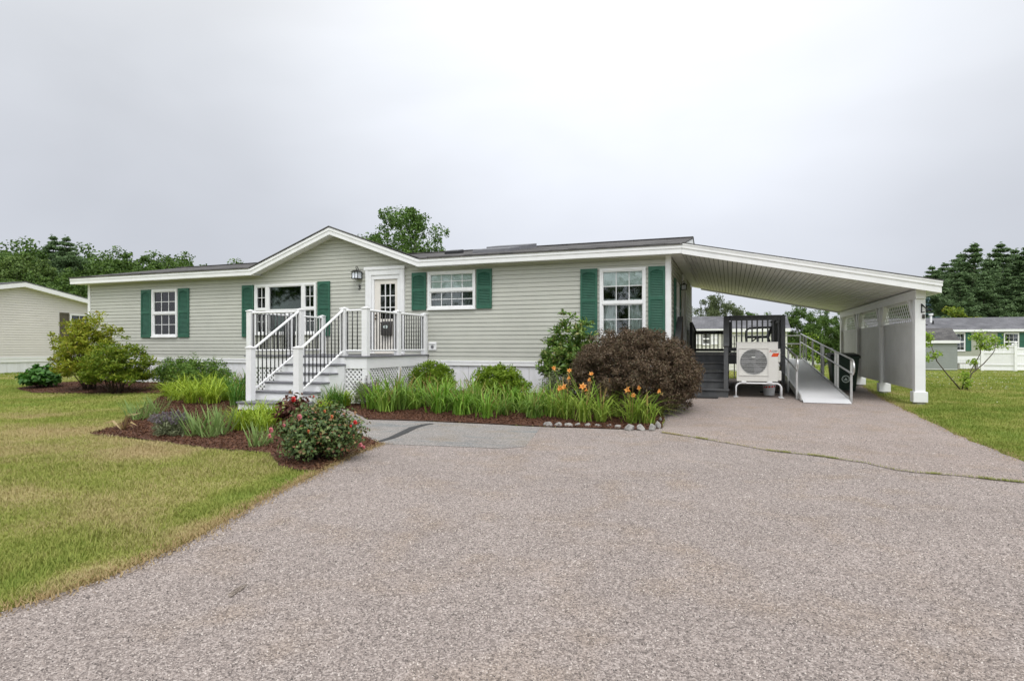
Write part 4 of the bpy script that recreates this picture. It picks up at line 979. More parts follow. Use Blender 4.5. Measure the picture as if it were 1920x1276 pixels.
MB().box(DR[0], DR[1]+.1, -1.2, -.6, PZ+.001, PZ+.014).build('mat_pad', M['mat_'], mt_, bevel=.004)

# ================================================================== CARPORT
CXL, CXR, CY0, CY1 = .281, 5.02, -OV-.02, 8.6
cs = (2.15-3.137)/(CXR-CXL)
def cz(x): return 3.137+cs*(x-CXL)            # underside of its front fascia
carport = thing('carport', 'white lean-to carport with plank ceiling on posts beside the house', 'carport', (4.75, 4, 0))
def csheet(mb, xa, xb, ya, yb, za, zb):        # slanted slab: offsets above cz
    mb.prism([(xa, ya, cz(xa)+za), (xb, ya, cz(xb)+za), (xb, ya, cz(xb)+zb), (xa, ya, cz(xa)+zb)], (0, yb-ya, 0))
b = MB(); csheet(b, CXL+.002, CXR+.03, CY0-.03, CY1+.03, .225, .245); b.build('roof', M['shingle'], carport)
b = MB(); csheet(b, CXL+.002, CXR, CY0, CY0+.025, 0, .222); csheet(b, CXL+.002, CXR+.012, CY0-.016, CY0-.0005, .125, .223); csheet(b, CXL+.002, CXR+.015, CY0-.026, CY0-.0165, .195, .2235)
csheet(b, CXR-.025, CXR-.0005, CY0+.026, CY1, 0, .222); csheet(b, CXL+.002, CXR-.026, CY1-.025, CY1, 0, .222)
b.build('fascia', M['white'], carport)
b = MB(); x = CXL-.24; 
xp = []
while x < CXR-.03: xp.append((x, min(x+.096, CXR-.026))); x += .098
rs = random.Random(8)
for xa, xb in xp:
    ym = rs.choice([2.4, 3.6, 4.9]) if rs.random() < .4 else None
    zoff = .045
    for ya, yb in (((CY0+.026, CY1-.026),) if not ym else ((CY0+.026, ym-.002), (ym+.002, CY1-.026))): csheet(b, max(xa, .035), xb-.010, ya, yb, zoff, zoff+.016)
b.build('ceiling_planks', M['soffit'], carport)
b = MB(); csheet(b, .035, CXR-.03, CY0+.026, CY1-.026, .066, .075); b.build('ceiling_backing', M['grille'], carport)
BX = 4.74
b = MB(); b.box(BX-.085, BX+.085, -.10, CY1-.05, 2.065, 2.245); b.box(BX-.095, BX-.0851, .01, CY1-.06, 2.19, 2.24); b.build('beam', M['white'], carport, bevel=.006)
PYS = [.03, 2.90, 5.70, 8.40]
for i, y in enumerate(PYS):
    g_ = gz(BX, y); h = .088
    b = MB(); b.box(BX-h, BX+h, y-h, y+h, g_+.20, 2.064); po = b.build('post', M['white'], carport, bevel=.006)
    b = MB(); b.box(BX-h-.034, BX+h+.034, y-h-.034, y+h+.034, g_+.05, g_+.255); b.build('post_base', M['white'], po, bevel=.008)
    b = MB(); b.lathe([(.105, -.2), (.105, .045), (.098, .049)], (BX, y, g_), 16); b.build('pier', M['concrete'], po)
    for s in (-1, 1):
        if (i == 0 and s < 0) or (i == 3 and s > 0): continue
        b = MB(); b.beam((BX-.05, y+s*.06, 1.62), (BX-.05, y+s*.42, 2.10), .085, .085, up=(1, 0, 0)); b.build('brace', M['white'], po, bevel=.004)
for ya, yb in zip(PYS, PYS[1:]):
    a, c = ya+.09, yb-.09
    b = MB(); n = 12; s = (c-a-.1)/n
    for k in range(n): b.box(BX-.018, BX+.018, a+.05+k*s, a+.05+(k+1)*s-.002, .36, 1.55)
    pn = b.build('privacy_panel', M['panel'], carport)
    b = MB(); b.box(BX-.026, BX+.026, a, c, .28, .365); b.box(BX-.026, BX+.026, a, c, 1.545, 1.64); b.box(BX-.026, BX+.026, a, a+.055, .366, 1.544); b.box(BX-.026, BX+.026, c-.055, c, .366, 1.544)
    b.box(BX-.022, BX+.022, a, a+.05, 1.641, 2.064); b.box(BX-.022, BX+.022, c-.05, c, 1.641, 2.064); b.box(BX-.022, BX+.022, a+.05, c-.05, 2.02, 2.064); b.build('panel_frame', M['panel'], pn)
    b = MB(); lattice(b, (BX-.004, a+.05, 0), (0, 1, 0), c-a-.1, 1.64, 2.02, s=.155, w_=.034, th=.003, nrm=(1, 0, 0)); b.build('lattice', M['panel'], pn, fix=False)
# plant hook on the front post, and a small box below it
b = MB(); x, y, z = BX+.02, PYS[0]-.088, 1.96
b.box(x-.010, x+.010, y-.012, y-.001, z-.17, z+.01); b.tube([(x, y-.006, z), (x+.09, y-.05, z-.12), (x+.12, y-.08, z-.15), (x+.135, y-.09, z-.13), (x+.135, y-.09, z-.09)], .011, 7)
b.tube([(x, y-.006, z-.16), (x+.05, y-.03, z-.15)], .007, 6); b.build('plant_hook', M['black'], carport)
b = MB(); b.box(BX+.03, BX+.075, y-.025, y-.001, 1.68, 1.76); b.box(BX+.04, BX+.07, y-.035, y-.0251, 1.70, 1.74); b.build('sensor_box', M['mailbox'], carport, bevel=.006)

# ================================================================== SIDE DECK
deck = thing('side_deck', 'dark grey timber deck with steps at the end of the house under the carport', 'deck', (1.2, 4, 0))
ZD, DY0, DY1, DXA, DXB = .955, 1.40, 7.1, .03, 2.46
b = MB(); x = DXA
while x < DXB-.02: x2 = min(x+.138, DXB); b.box(x, x2-.005, DY0-.03, DY1, ZD-.03, ZD); x += .138
b.build('deck_floor', M['darkwood'], deck)
b = MB(); b.box(DXA, DXB, DY0, DY0+.04, ZD-.235, ZD-.031); b.box(DXB-.04, DXB, DY0+.041, DY1, ZD-.235, ZD-.031); b.box(DXA, DXB-.041, DY1-.04, DY1-.001, ZD-.235, ZD-.031); b.build('rim_joist', M['dark'], deck)
for x in (1.18, DXB-.06):
    for y in (DY0+.1, 4.2, DY1-.1): b = MB(); b.box(x-.045, x+.045, y-.045, y+.045, gz(x, y)-.1, ZD-.236); b.build('support_post', M['weathered'], deck)
DSX0, DSX1 = .06, 1.225
dst = [(.76, 1.13), (.57, .85), (.38, .57), (.19, .29)]
for i, (zt, yf) in enumerate(dst):
    b = MB(); b.box(DSX0, DSX1+.02, yf-.028, yf+.272, zt-.036, zt); t = b.build('step_tread', M['dark'], deck, bevel=.006)
    b = MB(); b.box(DSX0+.01, DSX1, yf, yf+.02, zt-.19, zt-.037); b.build('riser', M['dark'], t)
b = MB(); b.prism([(DSX1-.001, .0+y, z) for y, z in ((.291, -.02), (.311, .15), (.311, .15), (.59, .34), (.87, .53), (1.15, .72), (1.39, .72), (1.39, -.02))], (-.03, 0, 0)); b.build('stringer', M['dark'], deck)
def dpost(x, y, z0, z1, mt='dark', s=.045): b = MB(); b.box(x-s, x+s, y-s, y+s, z0, z1); return b.build('post', M[mt], deck, bevel=.004)
def drail(p, q, z0, z1, zb0=None, n=None, cap=True, lo=.10, mt='dark'):
    """square balusters between two rails with a flat cap; p, q (x, y); z0, z1 heights of the cap at each end"""
    p, q = Vector(p), Vector(q); b = MB(); L_ = (q-p).length
    b.beam((p.x, p.y, z0-.025), (q.x, q.y, z1-.025), .12, .03); b.beam((p.x, p.y, z0-.085), (q.x, q.y, z1-.085), .038, .085)
    r = b.build('railing', M[mt], deck)
    h = (zb0 if zb0 is not None else z0-.86)
    b = MB(); zq = h+(z1-z0); b.beam((p.x, p.y, h+lo), (q.x, q.y, zq+lo), .038, .085); b.build('bottom_rail', M[mt], r)
    n = n or int(L_/.125)
    for i in range(n):
        k = (i+.5)/n; c = p+(q-p)*k
        b = MB(); b.box(c.x-.017, c.x+.017, c.y-.040, c.y-.006, h+lo+(z1-z0)*k-.04, z0-.05+(z1-z0)*k); b.build('baluster', M[mt], r)
    return r
dpost(.13, DY0+.05, ZD, 1.86, 'weathered', .055); dpost(1.19, DY0+.05, ZD, 1.835); dpost(DXB-.045, DY0+.05, .30, 1.835)
dpost(1.175, .36, .19, 1.12); dpost(.12, .36, .19, 1.12)
for x in (.12, 1.18):
    b = MB(); b.beam((x, .30, 1.135), (x, DY0+.02, 1.845), .13, .035); b.beam((x, .36, 1.05), (x, DY0+.02, 1.75), .038, .085); r = b.build('stair_rail', M['dark'], deck)
    for k in range(5):
        y = .52+k*.17; zb = 1.05+(y-.36)/(DY0-.34)*.70
        b = MB(); b.box(x-.017, x+.017, y-.017, y+.017, zb-.78, zb-.03); b.build('baluster', M['dark'], r)
drail((1.235, DY0+.05), (DXB-.09, DY0+.05), 1.875, 1.875, ZD, 10, lo=.11)
drail((DXB-.045, DY0+.1), (DXB-.045, 5.6), 1.875, 1.875, ZD, 30, lo=.11)
dpost(.16, 5.1, ZD, 1.86, 'black'); dpost(1.24, 5.1, ZD, 1.86, 'black'); dpost(.16, 7.0, ZD, 1.66, 'dark'); dpost(1.24, 7.0, ZD, 1.66)
drail((.16, 5.15), (.16, 6.96), 1.83, 1.66, ZD, 12); drail((1.24, 5.15), (1.24, 6.96), 1.83, 1.66, ZD, 12)
drail((.2, 7.0), (1.2, 7.0), 1.66, 1.66, ZD, 8, lo=.06)

# chair on the deck
chair = thing('patio_chair', 'black metal armchair standing on the dark deck behind its railing', 'chair', (1.95, 2.75, ZD))
b = MB(); cx0, cx1, cy = 1.66, 2.14, 2.75
b.box(cx0, cx1, cy-.24, cy+.24, ZD+.40, ZD+.43); b.box(cx0, cx1, cy-.25, cy-.2401, ZD+.385, ZD+.44); b.build('seat', M['black'], chair, bevel=.01)
b = MB(); b.prism([(cx1-.02, cy-.24, ZD+.43), (cx1+.20, cy-.24, ZD+.93), (cx1+.235, cy-.24, ZD+.92), (cx1+.015, cy-.24, ZD+.42)], (0, .48, 0)); b.build('backrest', M['blackplastic'], chair, bevel=.01)
for s in (-1, 1):
    y = cy+s*.26
    b = MB(); b.tube([(cx0+.02, y, ZD), (cx0-.02, y, ZD+.45), (cx0-.01, y, ZD+.58), (cx0+.06, y, ZD+.64), (cx0+.3, y, ZD+.655), (cx1+.1, y, ZD+.66)], .02, 8); b.build('armrest', M['black'], chair)
    b = MB(); b.tube([(cx1+.16, y, ZD), (cx1+.02, y, ZD+.4), (cx1+.22, y, ZD+.93)], .018, 8); b.build('leg', M['black'], chair)
b = MB(); b.tube([(cx0+.10, cy-.2, ZD+.02), (cx0+.12, cy-.2, ZD+.3), (cx0+.22, cy-.2, ZD+.38)], .014, 6); b.tube([(cx0+.10, cy+.2, ZD+.02), (cx0+.12, cy+.2, ZD+.3), (cx0+.22, cy+.2, ZD+.38)], .014, 6); b.beam((cx0+.1, cy-.2, ZD+.03), (cx0+.1, cy+.2, ZD+.03), .02, .02); b.build('spring_base', M['black'], chair)

# ================================================================== HEAT PUMP
hp = thing('heat_pump', 'beige outdoor heat pump with round fan guard on a white tube stand', 'heat pump', (1.82, .6, 0))
HX0, HX1, HY, HZ0, HZ1 = 1.40, 2.235, .42, .375, 1.215
fcx, fcz, fr_ = 1.745, .80, .278
b = MB(); b.box(HX0, HX1, HY+.03, HY+.34, HZ0, HZ1)
# front plate with a round opening
n = 48; ring = [(fcx+fr_*math.cos(2*math.pi*i/n), HY, fcz+fr_*math.sin(2*math.pi*i/n)) for i in range(n)]
sq = []
for x, y, z in ring:
    dx, dz = x-fcx, z-fcz; t = min(((HX1 if dx > 0 else HX0)-fcx)/dx if abs(dx) > 1e-6 else 9e9, ((HZ1 if dz > 0 else HZ0)-fcz)/dz if abs(dz) > 1e-6 else 9e9); sq.append((fcx+dx*t, HY, fcz+dz*t))
for i in range(n):
    j = (i+1) % n; b.face(ring[i], ring[j], sq[j], sq[i]); a_, c_ = ring[i], ring[j]; b.face(a_, c_, (c_[0], HY+.029, c_[2]), (a_[0], HY+.029, a_[2]))
for cx_, cz_ in ((HX0, HZ0), (HX1, HZ0), (HX1, HZ1), (HX0, HZ1)):
    near = [q for q in sq]; 
def edge_corner(mb, c):
    ax = min((q for q in sq if abs(q[0]-c[0]) < 1e-6), key=lambda q: abs(q[2]-c[1])); az = min((q for q in sq if abs(q[2]-c[1]) < 1e-6), key=lambda q: abs(q[0]-c[0])); mb.face(ax, (c[0], HY, c[1]), az)
for c_ in ((HX0, HZ0), (HX1, HZ0), (HX1, HZ1), (HX0, HZ1)): edge_corner(b, c_)
for p, q in (((HX0, HZ0), (HX1, HZ0)), ((HX1, HZ0), (HX1, HZ1)), ((HX1, HZ1), (HX0, HZ1)), ((HX0, HZ1), (HX0, HZ0))): b.face((p[0], HY, p[1]), (q[0], HY, q[1]), (q[0], HY+.03, q[1]), (p[0], HY+.03, p[1]))
# raised square surround of the fan
o_ = .305
b.prism([(fcx-o_, HY-.001, fcz-o_), (fcx+o_, HY-.001, fcz-o_), (fcx+o_, HY-.001, fcz-o_+.014), (fcx-o_, HY-.001, fcz-o_+.014)], (0, -.012, 0)); b.box(fcx-o_, fcx+o_, HY-.013, HY-.001, fcz+o_-.014, fcz+o_)
b.box(fcx-o_, fcx-o_+.012, HY-.013, HY-.001, fcz-o_+.0141, fcz+o_-.0141); b.box(fcx+o_-.012, fcx+o_, HY-.013, HY-.001, fcz-o_+.0141, fcz+o_-.0141)
b.box(HX0-.004, HX1+.004, HY-.004, HY+.345, HZ1+.0005, HZ1+.018)
casing = b.build('casing', M['beige'], hp)
b = MB(); b.box(HX1-.1995, HX1-.197, HY-.0015, HY-.0004, HZ0+.01, HZ1-.01); b.build('panel_seam', M['drip'], casing)
b = MB(); b.prism([(fcx+fr_*1.02*math.cos(2*math.pi*i/40), HY+.026, fcz+fr_*1.02*math.sin(2*math.pi*i/40)) for i in range(40)], (0, .003, 0)); b.build('fan_opening', M['grille'], hp)
fb = MB()                                       # fan: hub and three broad blades
fb.prism([(fcx+.055*math.cos(2*math.pi*i/20), HY+.012, fcz+.055*math.sin(2*math.pi*i/20)) for i in range(20)], (0, .012, 0))
for k in range(3):
    a = 2*math.pi*k/3+.5; pts = [(r_, a+t) for r_, t in ((.055, 0), (.25, .1), (.262, .55), (.24, .9), (.055, .7))]
    fb.prism([(fcx+r_*math.cos(t), HY+.016, fcz+r_*math.sin(t)) for r_, t in pts], (0, .004, 0))
fb.build('fan', M['greyprint'], hp)
gd = MB()
for k in range(-6, 7):
    z = fcz+k*.042; h = math.sqrt(max(0, fr_**2-(z-fcz)**2)); 
    gd.beam((fcx-h, HY-.004, z), (fcx+h, HY-.004, z), .004 if k % 2 else .008, .004 if k % 2 else .0075)
for k in range(-19, 20):
    x = fcx+k*.0142; h = math.sqrt(max(0, fr_**2-(x-fcx)**2)); gd.beam((x, HY+.001, fcz-h), (x, HY+.001, fcz+h), .0028, .0028, up=(0, 1, 0))
for i in range(n): gd.beam(ring[i], ring[(i+1) % n], .010, .010, up=(0, 1, 0))
gd.box(fcx-.04, fcx+.035, HY-.012, HY-.0085, fcz+.085, fcz+.115)
gd.build('fan_guard', M['wire'], hp)
b = MB(); b.box(HX1+.001, HX1+.055, HY+.10, HY+.33, HZ0+.42, HZ1-.13); b.box(HX1+.001, HX1+.075, HY+.08, HY+.33, HZ0+.02, HZ0+.23); b.box(HX1+.001, HX1+.03, HY+.12, HY+.3, HZ0+.231, HZ0+.419); b.build('valve_cover', M['beige'], hp, bevel=.01)
b = MB()                                        # three red diamonds
lx, lz, s = HX0+(1439.5-1381)/85, 1.15-(658-648)/85, .017
def dia(cx, cz, ang):
    u = Vector((math.cos(ang), math.sin(ang))); v = Vector((-u.y, u.x)); pts = [Vector((0, 0)), u*s*.87+v*s*.5, u*s*1.74, u*s*.87-v*s*.5]
    b.prism([(cx+p.x, HY-.0012, cz+p.y) for p in pts], (0, -.0012, 0))
for a in (90, 210, 330): dia(lx, lz, R(a))
b.build('emblem', M['red'], casing)
text(None, 'MITSUBISHI', .026, Vector((lx+.085, HY-.002, lz+.010)), None, M['greyprint'], 'lettering', casing, .0008, .95)
text(None, 'ELECTRIC', .026, Vector((lx+.080, HY-.002, lz-.014)), None, M['greyprint'], 'lettering', casing, .0008, .95)
bx, bz = HX0+(1447-1381)/85+.005, 1.15-(664.8-648)/85
b = MB(); b.prism([(bx-.082, HY-.0012, bz-.038), (bx+.045, HY-.0012, bz-.038), (bx+.082, HY-.0012, bz+.038), (bx-.045, HY-.0012, bz+.038)], (0, -.0012, 0)); b.build('badge', M['red'], casing)
text(None, 'H2i', .062, Vector((bx, HY-.004, bz)), None, M['orange'], 'badge_lettering', casing, .0008)
for y, a_ in ((HY+.02, 'front'), (HY+.30, 'rear')):
    b = MB(); x0, x1, zt = HX0-.015, HX1+.075, HZ0-.045
    arc = lambda cx, cz, r_, a0, a1: [(cx+r_*math.cos(R(a)), y, cz+r_*math.sin(R(a))) for a in np.linspace(a0, a1, 7)]
    b.tube([(x0, y, .018)]+arc(x0+.11, zt-.11, .11, 180, 90)+arc(x1-.11, zt-.11, .11, 90, 0)+[(x1, y, .018)], .0165, 10); st = b.build('stand', M['white'], hp, smooth=True)
    b = MB()
    for x in (HX0+.15, HX1-.16): b.box(x-.05, x+.05, y-.025, y+.025, zt+.012, HZ0-.001)
    b.build('mount', M['white'], st)
    b = MB()
    for x in (x0, x1): b.box(x-.05, x+.05, y-.03, y+.03, .021, .030)
    b.build('foot', M['white'], st)
b = MB(); b.tube([(HX1+.05, HY+.22, HZ0+.20), (HX1+.13, HY+.28, HZ0+.16), (HX1+.15, HY+.42, HZ0-.12), (HX1+.10, HY+.75, .10), (HX1-.3, 1.6, .06)], .022, 8); b.build('refrigerant_pipe', M['black'], hp, smooth=True)
b = MB(); b.tube([(HX1+.04, HY+.15, HZ0+.12), (HX1+.11, HY+.16, HZ0+.02), (HX1+.12, HY+.3, HZ0-.2), (HX1+.02, HY+.6, .05)], .010, 6); b.build('power_cable', M['black'], hp, smooth=True)
bk_ = thing('bucket', 'small white bucket with red lettering under the heat pump', 'bucket', tuple(AT(1442, 13.75, 0.))); c = ORG[bk_]; c = Vector((c.x, c.y, .02))
b = MB(); b.lathe([(.115, 0), (.135, .25), (.142, .255), (.142, .28), (.13, .28), (.128, .26)], c, 28); b.build('pail', M['bucket'], bk_, smooth=False)
b = MB(); nn = 14
for i in range(nn):
    a0, a1 = R(205+i*130/nn), R(205+(i+1)*130/nn); r_ = .1335
    if i % 3 == 2: continue
    b.face(*[(c.x+r_*math.cos(a), c.y+r_*math.sin(a), c.z+z) for a, z in ((a0, .165+.002*i), (a1, .167+.002*i), (a1, .205+.002*i), (a0, .203+.002*i))])
b.build('lettering', M['red'], bk_, fix=False)
b = MB(); b.tube([(c.x+.142*math.cos(t), c.y-.145*abs(math.sin(t)), c.z+.255-.12*math.sin(t)) for t in np.linspace(0, math.pi, 14)], .004, 6); b.build('handle', M['wire'], bk_)
dm = thing('door_mat', 'thin black mat lying at the foot of the dark deck steps', 'door mat', (.8, .05, .02))
b = MB(); b.box(.30, 1.02, -.12, .22, .021, .034); b.build('mat_pad', M['mat_'], dm, bevel=.004)

# ================================================================== RAMP
rampo = thing('access_ramp', 'long aluminium wheelchair ramp with handrails under the carport', 'ramp', (3.05, 3.5, 0))
RX0, RX1, RY0, RY1 = 2.64, 3.49, -.15, 8.15
def rz(y): return .085+(y-RY0)*.074
b = MB()
for ya, yb in ((RY0, .92), (.926, 3.0), (3.006, 5.5), (5.506, RY1)): b.prism([(RX0, ya, rz(ya)), (RX0, yb, rz(yb)), (RX0, yb, rz(yb)-.02), (RX0, ya, rz(ya)-.02)], (RX1-RX0, 0, 0))
b.box(RX0-1.3, RX1, RY1+.004, 9.25, rz(RY1)-.02, rz(RY1)); b.build('ramp_surface', M['alum_tread'], rampo)
b = MB(); b.prism([(RX0, -.52, .026), (RX0, RY0-.004, rz(RY0)), (RX0, RY0-.004, rz(RY0)-.02), (RX0, -.52, .022)], (RX1-RX0, 0, 0)); b.build('entry_flap', M['alum_tread'], rampo)
for x in (RX0-.022, RX1+.001): b = MB(); b.prism([(x, RY0-.1, .03), (x, RY0+.05, rz(RY0)+.05), (x, RY1, rz(RY1)+.06), (x, RY1, rz(RY1)-.10), (x, RY0+.6, .03)], (.02, 0, 0)); b.build('side_curb', M['aluminium'], rampo)
def hand(x, ys, y0, y1, out):
    o = MB(); t, m = .80, .52
    f = lambda y, h: (x+out, y, rz(y)+h)
    loop = [f(y1, t), f(y0+.16, t), f(y0+.04, t-.02), f(y0-.03, t-.08), f(y0-.045, (t+m)/2), f(y0-.03, m+.06), f(y0+.06, m+.0), f(y1, m)]
    o.tube(loop, .019, 9); r = o.build('handrail', M['aluminium'], rampo, smooth=True)
    for y in ys: q = MB(); q.box(x-.02, x+.02, y-.02, y+.02, max(0.02, rz(y)-.30), rz(y)+t-.015); q.build('rail_post', M['aluminium'], r)
hand(RX1+.045, [-.18, 1.43, 1.76, 3.65, 4.0, 5.8, 7.4, 8.1], -.42, 8.9, 0)
hand(RX0-.045, [.30, 2.3, 3.9, 5.6], .16, 6.0, 0)
b = MB()
zq = rz(RY1)
for h in (.80, .52): b.tube([(RX1+.045, 8.95, zq+h), (1.3, 9.2, zq+h)], .019, 8)
r = b.build('platform_rail', M['white'], rampo)
for x in (RX1+.04, 2.9, 2.2, 1.4): q = MB(); q.box(x-.02, x+.02, 9.0, 9.04, gz(x, 9)-.02, zq+.79); q.build('rail_post', M['white'], r)
# ================================================================== BIN
bp_ = (3.90, 3.10); bn = thing('trash_bin', 'tall dark green wheeled bin with a round white emblem behind the ramp rail', 'bin', (*bp_, 0))
b = MB(); x, y = bp_; zb, zt = .06, .90
b.add([(x-.24, y-.24, zb), (x+.24, y-.24, zb), (x+.24, y+.26, zb), (x-.24, y+.26, zb), (x-.31, y-.33, zt), (x+.31, y-.33, zt), (x+.31, y+.33, zt), (x-.31, y+.33, zt)], [(3, 2, 1, 0), (4, 5, 6, 7), (0, 1, 5, 4), (1, 2, 6, 5), (2, 3, 7, 6), (3, 0, 4, 7)])
b.box(x-.33, x+.33, y-.35, y+.34, zt-.05, zt-.0005); b.build('bin_body', M['bingreen'], bn, bevel=.015)
b = MB(); b.add([(x-.335, y-.36, zt+.002), (x+.335, y-.36, zt+.002), (x+.335, y+.36, zt+.03), (x-.335, y+.36, zt+.03), (x-.30, y-.30, zt+.035), (x+.30, y-.30, zt+.035), (x+.30, y+.32, zt+.075), (x-.30, y+.32, zt+.075)], [(3, 2, 1, 0), (4, 5, 6, 7), (0, 1, 5, 4), (1, 2, 6, 5), (2, 3, 7, 6), (3, 0, 4, 7)])
b.box(x-.22, x+.22, y-.40, y-.361, zt+.006, zt+.03); b.build('lid', M['blackplastic'], bn, bevel=.012)
for s in (-1, 1):
    b = MB(); b.tube([(x+s*.26, y+.27, .13), (x+s*.31, y+.27, .13)], .115, 20); b.build('wheel', M['blackplastic'], bn)
tilt = math.atan2(.09, zt-zb); ez = .34; ey = y-.24-.09*(ez-zb)/(zt-zb)-.004
def emb(pts): return [(x+.02+u, ey-v*math.tan(tilt), ez+v) for u, v in pts]
b = MB(); n = 28
for i in range(n):
    a0, a1 = 2*math.pi*i/n, 2*math.pi*(i+1)/n
    b.face(*emb([(r_*math.cos(a), r_*math.sin(a)) for r_, a in ((.092, a0), (.092, a1), (.074, a1), (.074, a0))]))
    if i % 2: b.face(*emb([(r_*math.cos(a), r_*math.sin(a)) for r_, a in ((.068, a0), (.068, a1), (.056, a1), (.056, a0))]))
b.face(*emb([(-.035, -.03), (.035, -.03), (.03, 0), (.012, .004), (.012, .03), (-.012, .03), (-.012, .004), (-.03, 0)]))
b.build('emblem', M['whiteprint'], bn, fix=False)

# ================================================================== NEIGHBOURING BUILDINGS
def vwin(parent, X, xa, xb, za, zb, cols=3, rows=2, sh=None, sw=.38, low=.0):
    f = window(parent, xa, xb, za, zb, X, cols=cols, rows=rows, deep=.8)
    if sh:
        shutter(parent, xa-sw-.03, xa-.03, za-low, zb+.02, sh, X, louvre=False); shutter(parent, xb+.03, xb+sw+.03, za-low, zb+.02, sh, X, louvre=False)
    return f
def gable_house(root, X, Lx, Dy, zf, ze, zr_, mts, wins=(), zg=0., ov=.25, shut=None, detail=True, band=.2):
    """simple gabled house; local frame: front wall y=0, x 0..Lx, back y=Dy, gables at the ends"""
    ms, mr, mk = mts
    siding(.0, Lx, zf, ze, [w_[:4] for w_ in wins]).build('front_wall', ms, root, X, fix=False)
    for s, x in ((1, Lx), (-1, 0.)):
        E = X @ (Matrix.Translation((Lx, 0, 0)) @ Matrix.Rotation(R(90), 4, 'Z') if s > 0 else Matrix.Translation((0, Dy, 0)) @ Matrix.Rotation(R(-90), 4, 'Z'))
        siding(0, Dy, zf, zr_-.06, (), lambda z: (max(0, (z-ze)/(zr_-ze))*Dy/2, Dy-max(0, (z-ze)/(zr_-ze))*Dy/2)).build('end_wall', ms, root, E, fix=False)
    b = MB(); b.face((0, Dy, zf), (Lx, Dy, zf), (Lx, Dy, ze), (0, Dy, ze)); b.build('rear_wall', ms, root, X)
    b = MB(); b.box(.02, Lx-.02, .02, Dy-.02, zg-.3, zf-.001); b.build('skirting', mk, root, X)
    b = MB(); b.box(-.01, Lx+.01, -.02, .019, zf-band, zf-.002); b.box(Lx-.019, Lx+.02, .0195, Dy-.02, zf-band, zf-.002); b.build('skirting_band', M['white'], root, X)
    b = MB()
    for s in (1, -1):
        ya, yb = (-ov, Dy/2) if s > 0 else (Dy+ov, Dy/2); sl = (zr_-ze)/(Dy/2); za = ze+.12-sl*ov
        b.prism([(-ov, ya, za), (Lx+ov, ya, za), (Lx+ov, yb, zr_+.12), (-ov, yb, zr_+.12)], (0, 0, .04))
    rf = b.build('roof', mr, root, X)
    b = MB(); sl = (zr_-ze)/(Dy/2); za = ze+.12-sl*ov; b.box(-ov, Lx+ov, -ov-.02, -ov, za-.17, za+.02); b.box(-ov, Lx+ov, Dy+ov, Dy+ov+.02, za-.17, za+.02)
    for x in (-ov, Lx+ov-.03):
        for ya in (-ov, Dy+ov): b.prism([(x, ya, za-.001), (x, Dy/2, zr_+.119), (x, Dy/2, zr_-.05), (x, ya, za-.17)], (.03, 0, 0))
    b.build('fascia', M['white'], root, X)
    b = MB(); b.box(-ov+.03, Lx+ov-.03, -ov, -.018, za-.15, za-.14)
    for ya in (-ov, Dy+ov):
        b.prism([(Lx+.02, ya, za-.16), (Lx+.02, Dy/2, zr_-.045), (Lx+.02, Dy/2, zr_-.035), (Lx+.02, ya, za-.15)], (ov-.05, 0, 0))
    b.build('soffit', M['soffit'], root, X)
    for w_ in wins: vwin(root, X, *w_[:4], cols=w_[4], sh=shut)
    return rf
# left neighbour: its gable end faces us
nb = thing('neighbour_house', 'taupe sided single storey house with white gable trim at the left edge', 'house', (-31, 3.1, 0))
NX = -27.2; NY0, NY1 = -1.05, 7.35
NE = Matrix.Translation((NX, 0, 0)) @ Matrix.Rotation(R(90), 4, 'Z')
nw = (5.16, 6.05, 1.28, 2.62)
nze, nzr = 2.88, 3.72; nyc = (NY0+NY1)/2
siding(NY0, NY1, .68, nzr-.05, [nw], lambda z: (NY0+max(0, (z-nze)/(nzr-nze))*(nyc-NY0), NY1-max(0, (z-nze)/(nzr-nze))*(nyc-NY0))).build('end_wall', M['taupe'], nb, NE, fix=False)
b = MB(); b.face((NX-15, NY0, .68), (NX, NY0, .68), (NX, NY0, nze), (NX-15, NY0, nze)); b.face((NX-15, NY1, .68), (NX, NY1, .68), (NX, NY1, nze), (NX-15, NY1, nze)); b.build('long_wall', M['taupe'], nb, fix=False)
b = MB(); y = NY0
while y < NY1-.01: y2 = min(y+.41, NY1); b.box(NX-.03, NX-.015, y+.003, y2-.003, -.3, .46); y = y2
b.box(NX-15, NX-.031, NY0+.01, NY1-.01, -.3, .46); b.build('skirting', M['skirt'], nb)
b = MB(); b.box(NX-15, NX+.02, NY0-.02, NY1+.02, .455, .675); b.box(NX+.0201, NX+.03, NY0-.02, NY1+.02, .60, .67); b.build('skirting_band', M['white'], nb)
b = MB(); fa_ = MB(); so_ = MB()
for ya in (NY0-.3, NY1+.3):
    sl = (nzr-nze)/(nyc-NY0); za = nze+.13-sl*.3; zc_ = nzr+.13
    b.prism([(NX-15, ya, za), (NX+.32, ya, za), (NX+.32, nyc, zc_), (NX-15, nyc, zc_)], (0, 0, .035))
    fa_.prism([(NX+.28, ya, za-.002), (NX+.28, nyc, zc_-.002), (NX+.28, nyc, zc_-.19), (NX+.28, ya, za-.19)], (.03, 0, 0))
    so_.prism([(NX+.018, ya, za-.178), (NX+.018, nyc, zc_-.178), (NX+.018, nyc, zc_-.165), (NX+.018, ya, za-.165)], (.26, 0, 0))
b.build('roof', M['shingle2'], nb); fa_.build('fascia', M['white'], nb); so_.build('soffit', M['soffit'], nb)
window(nb, *nw, X=NE, cols=2, rows=2, deep=.8); shutter(nb, 4.72, 5.12, 1.25, 2.65, M['brown'], NE, louvre=False); shutter(nb, 6.09, 6.49, 1.25, 2.65, M['brown'], NE, louvre=False)
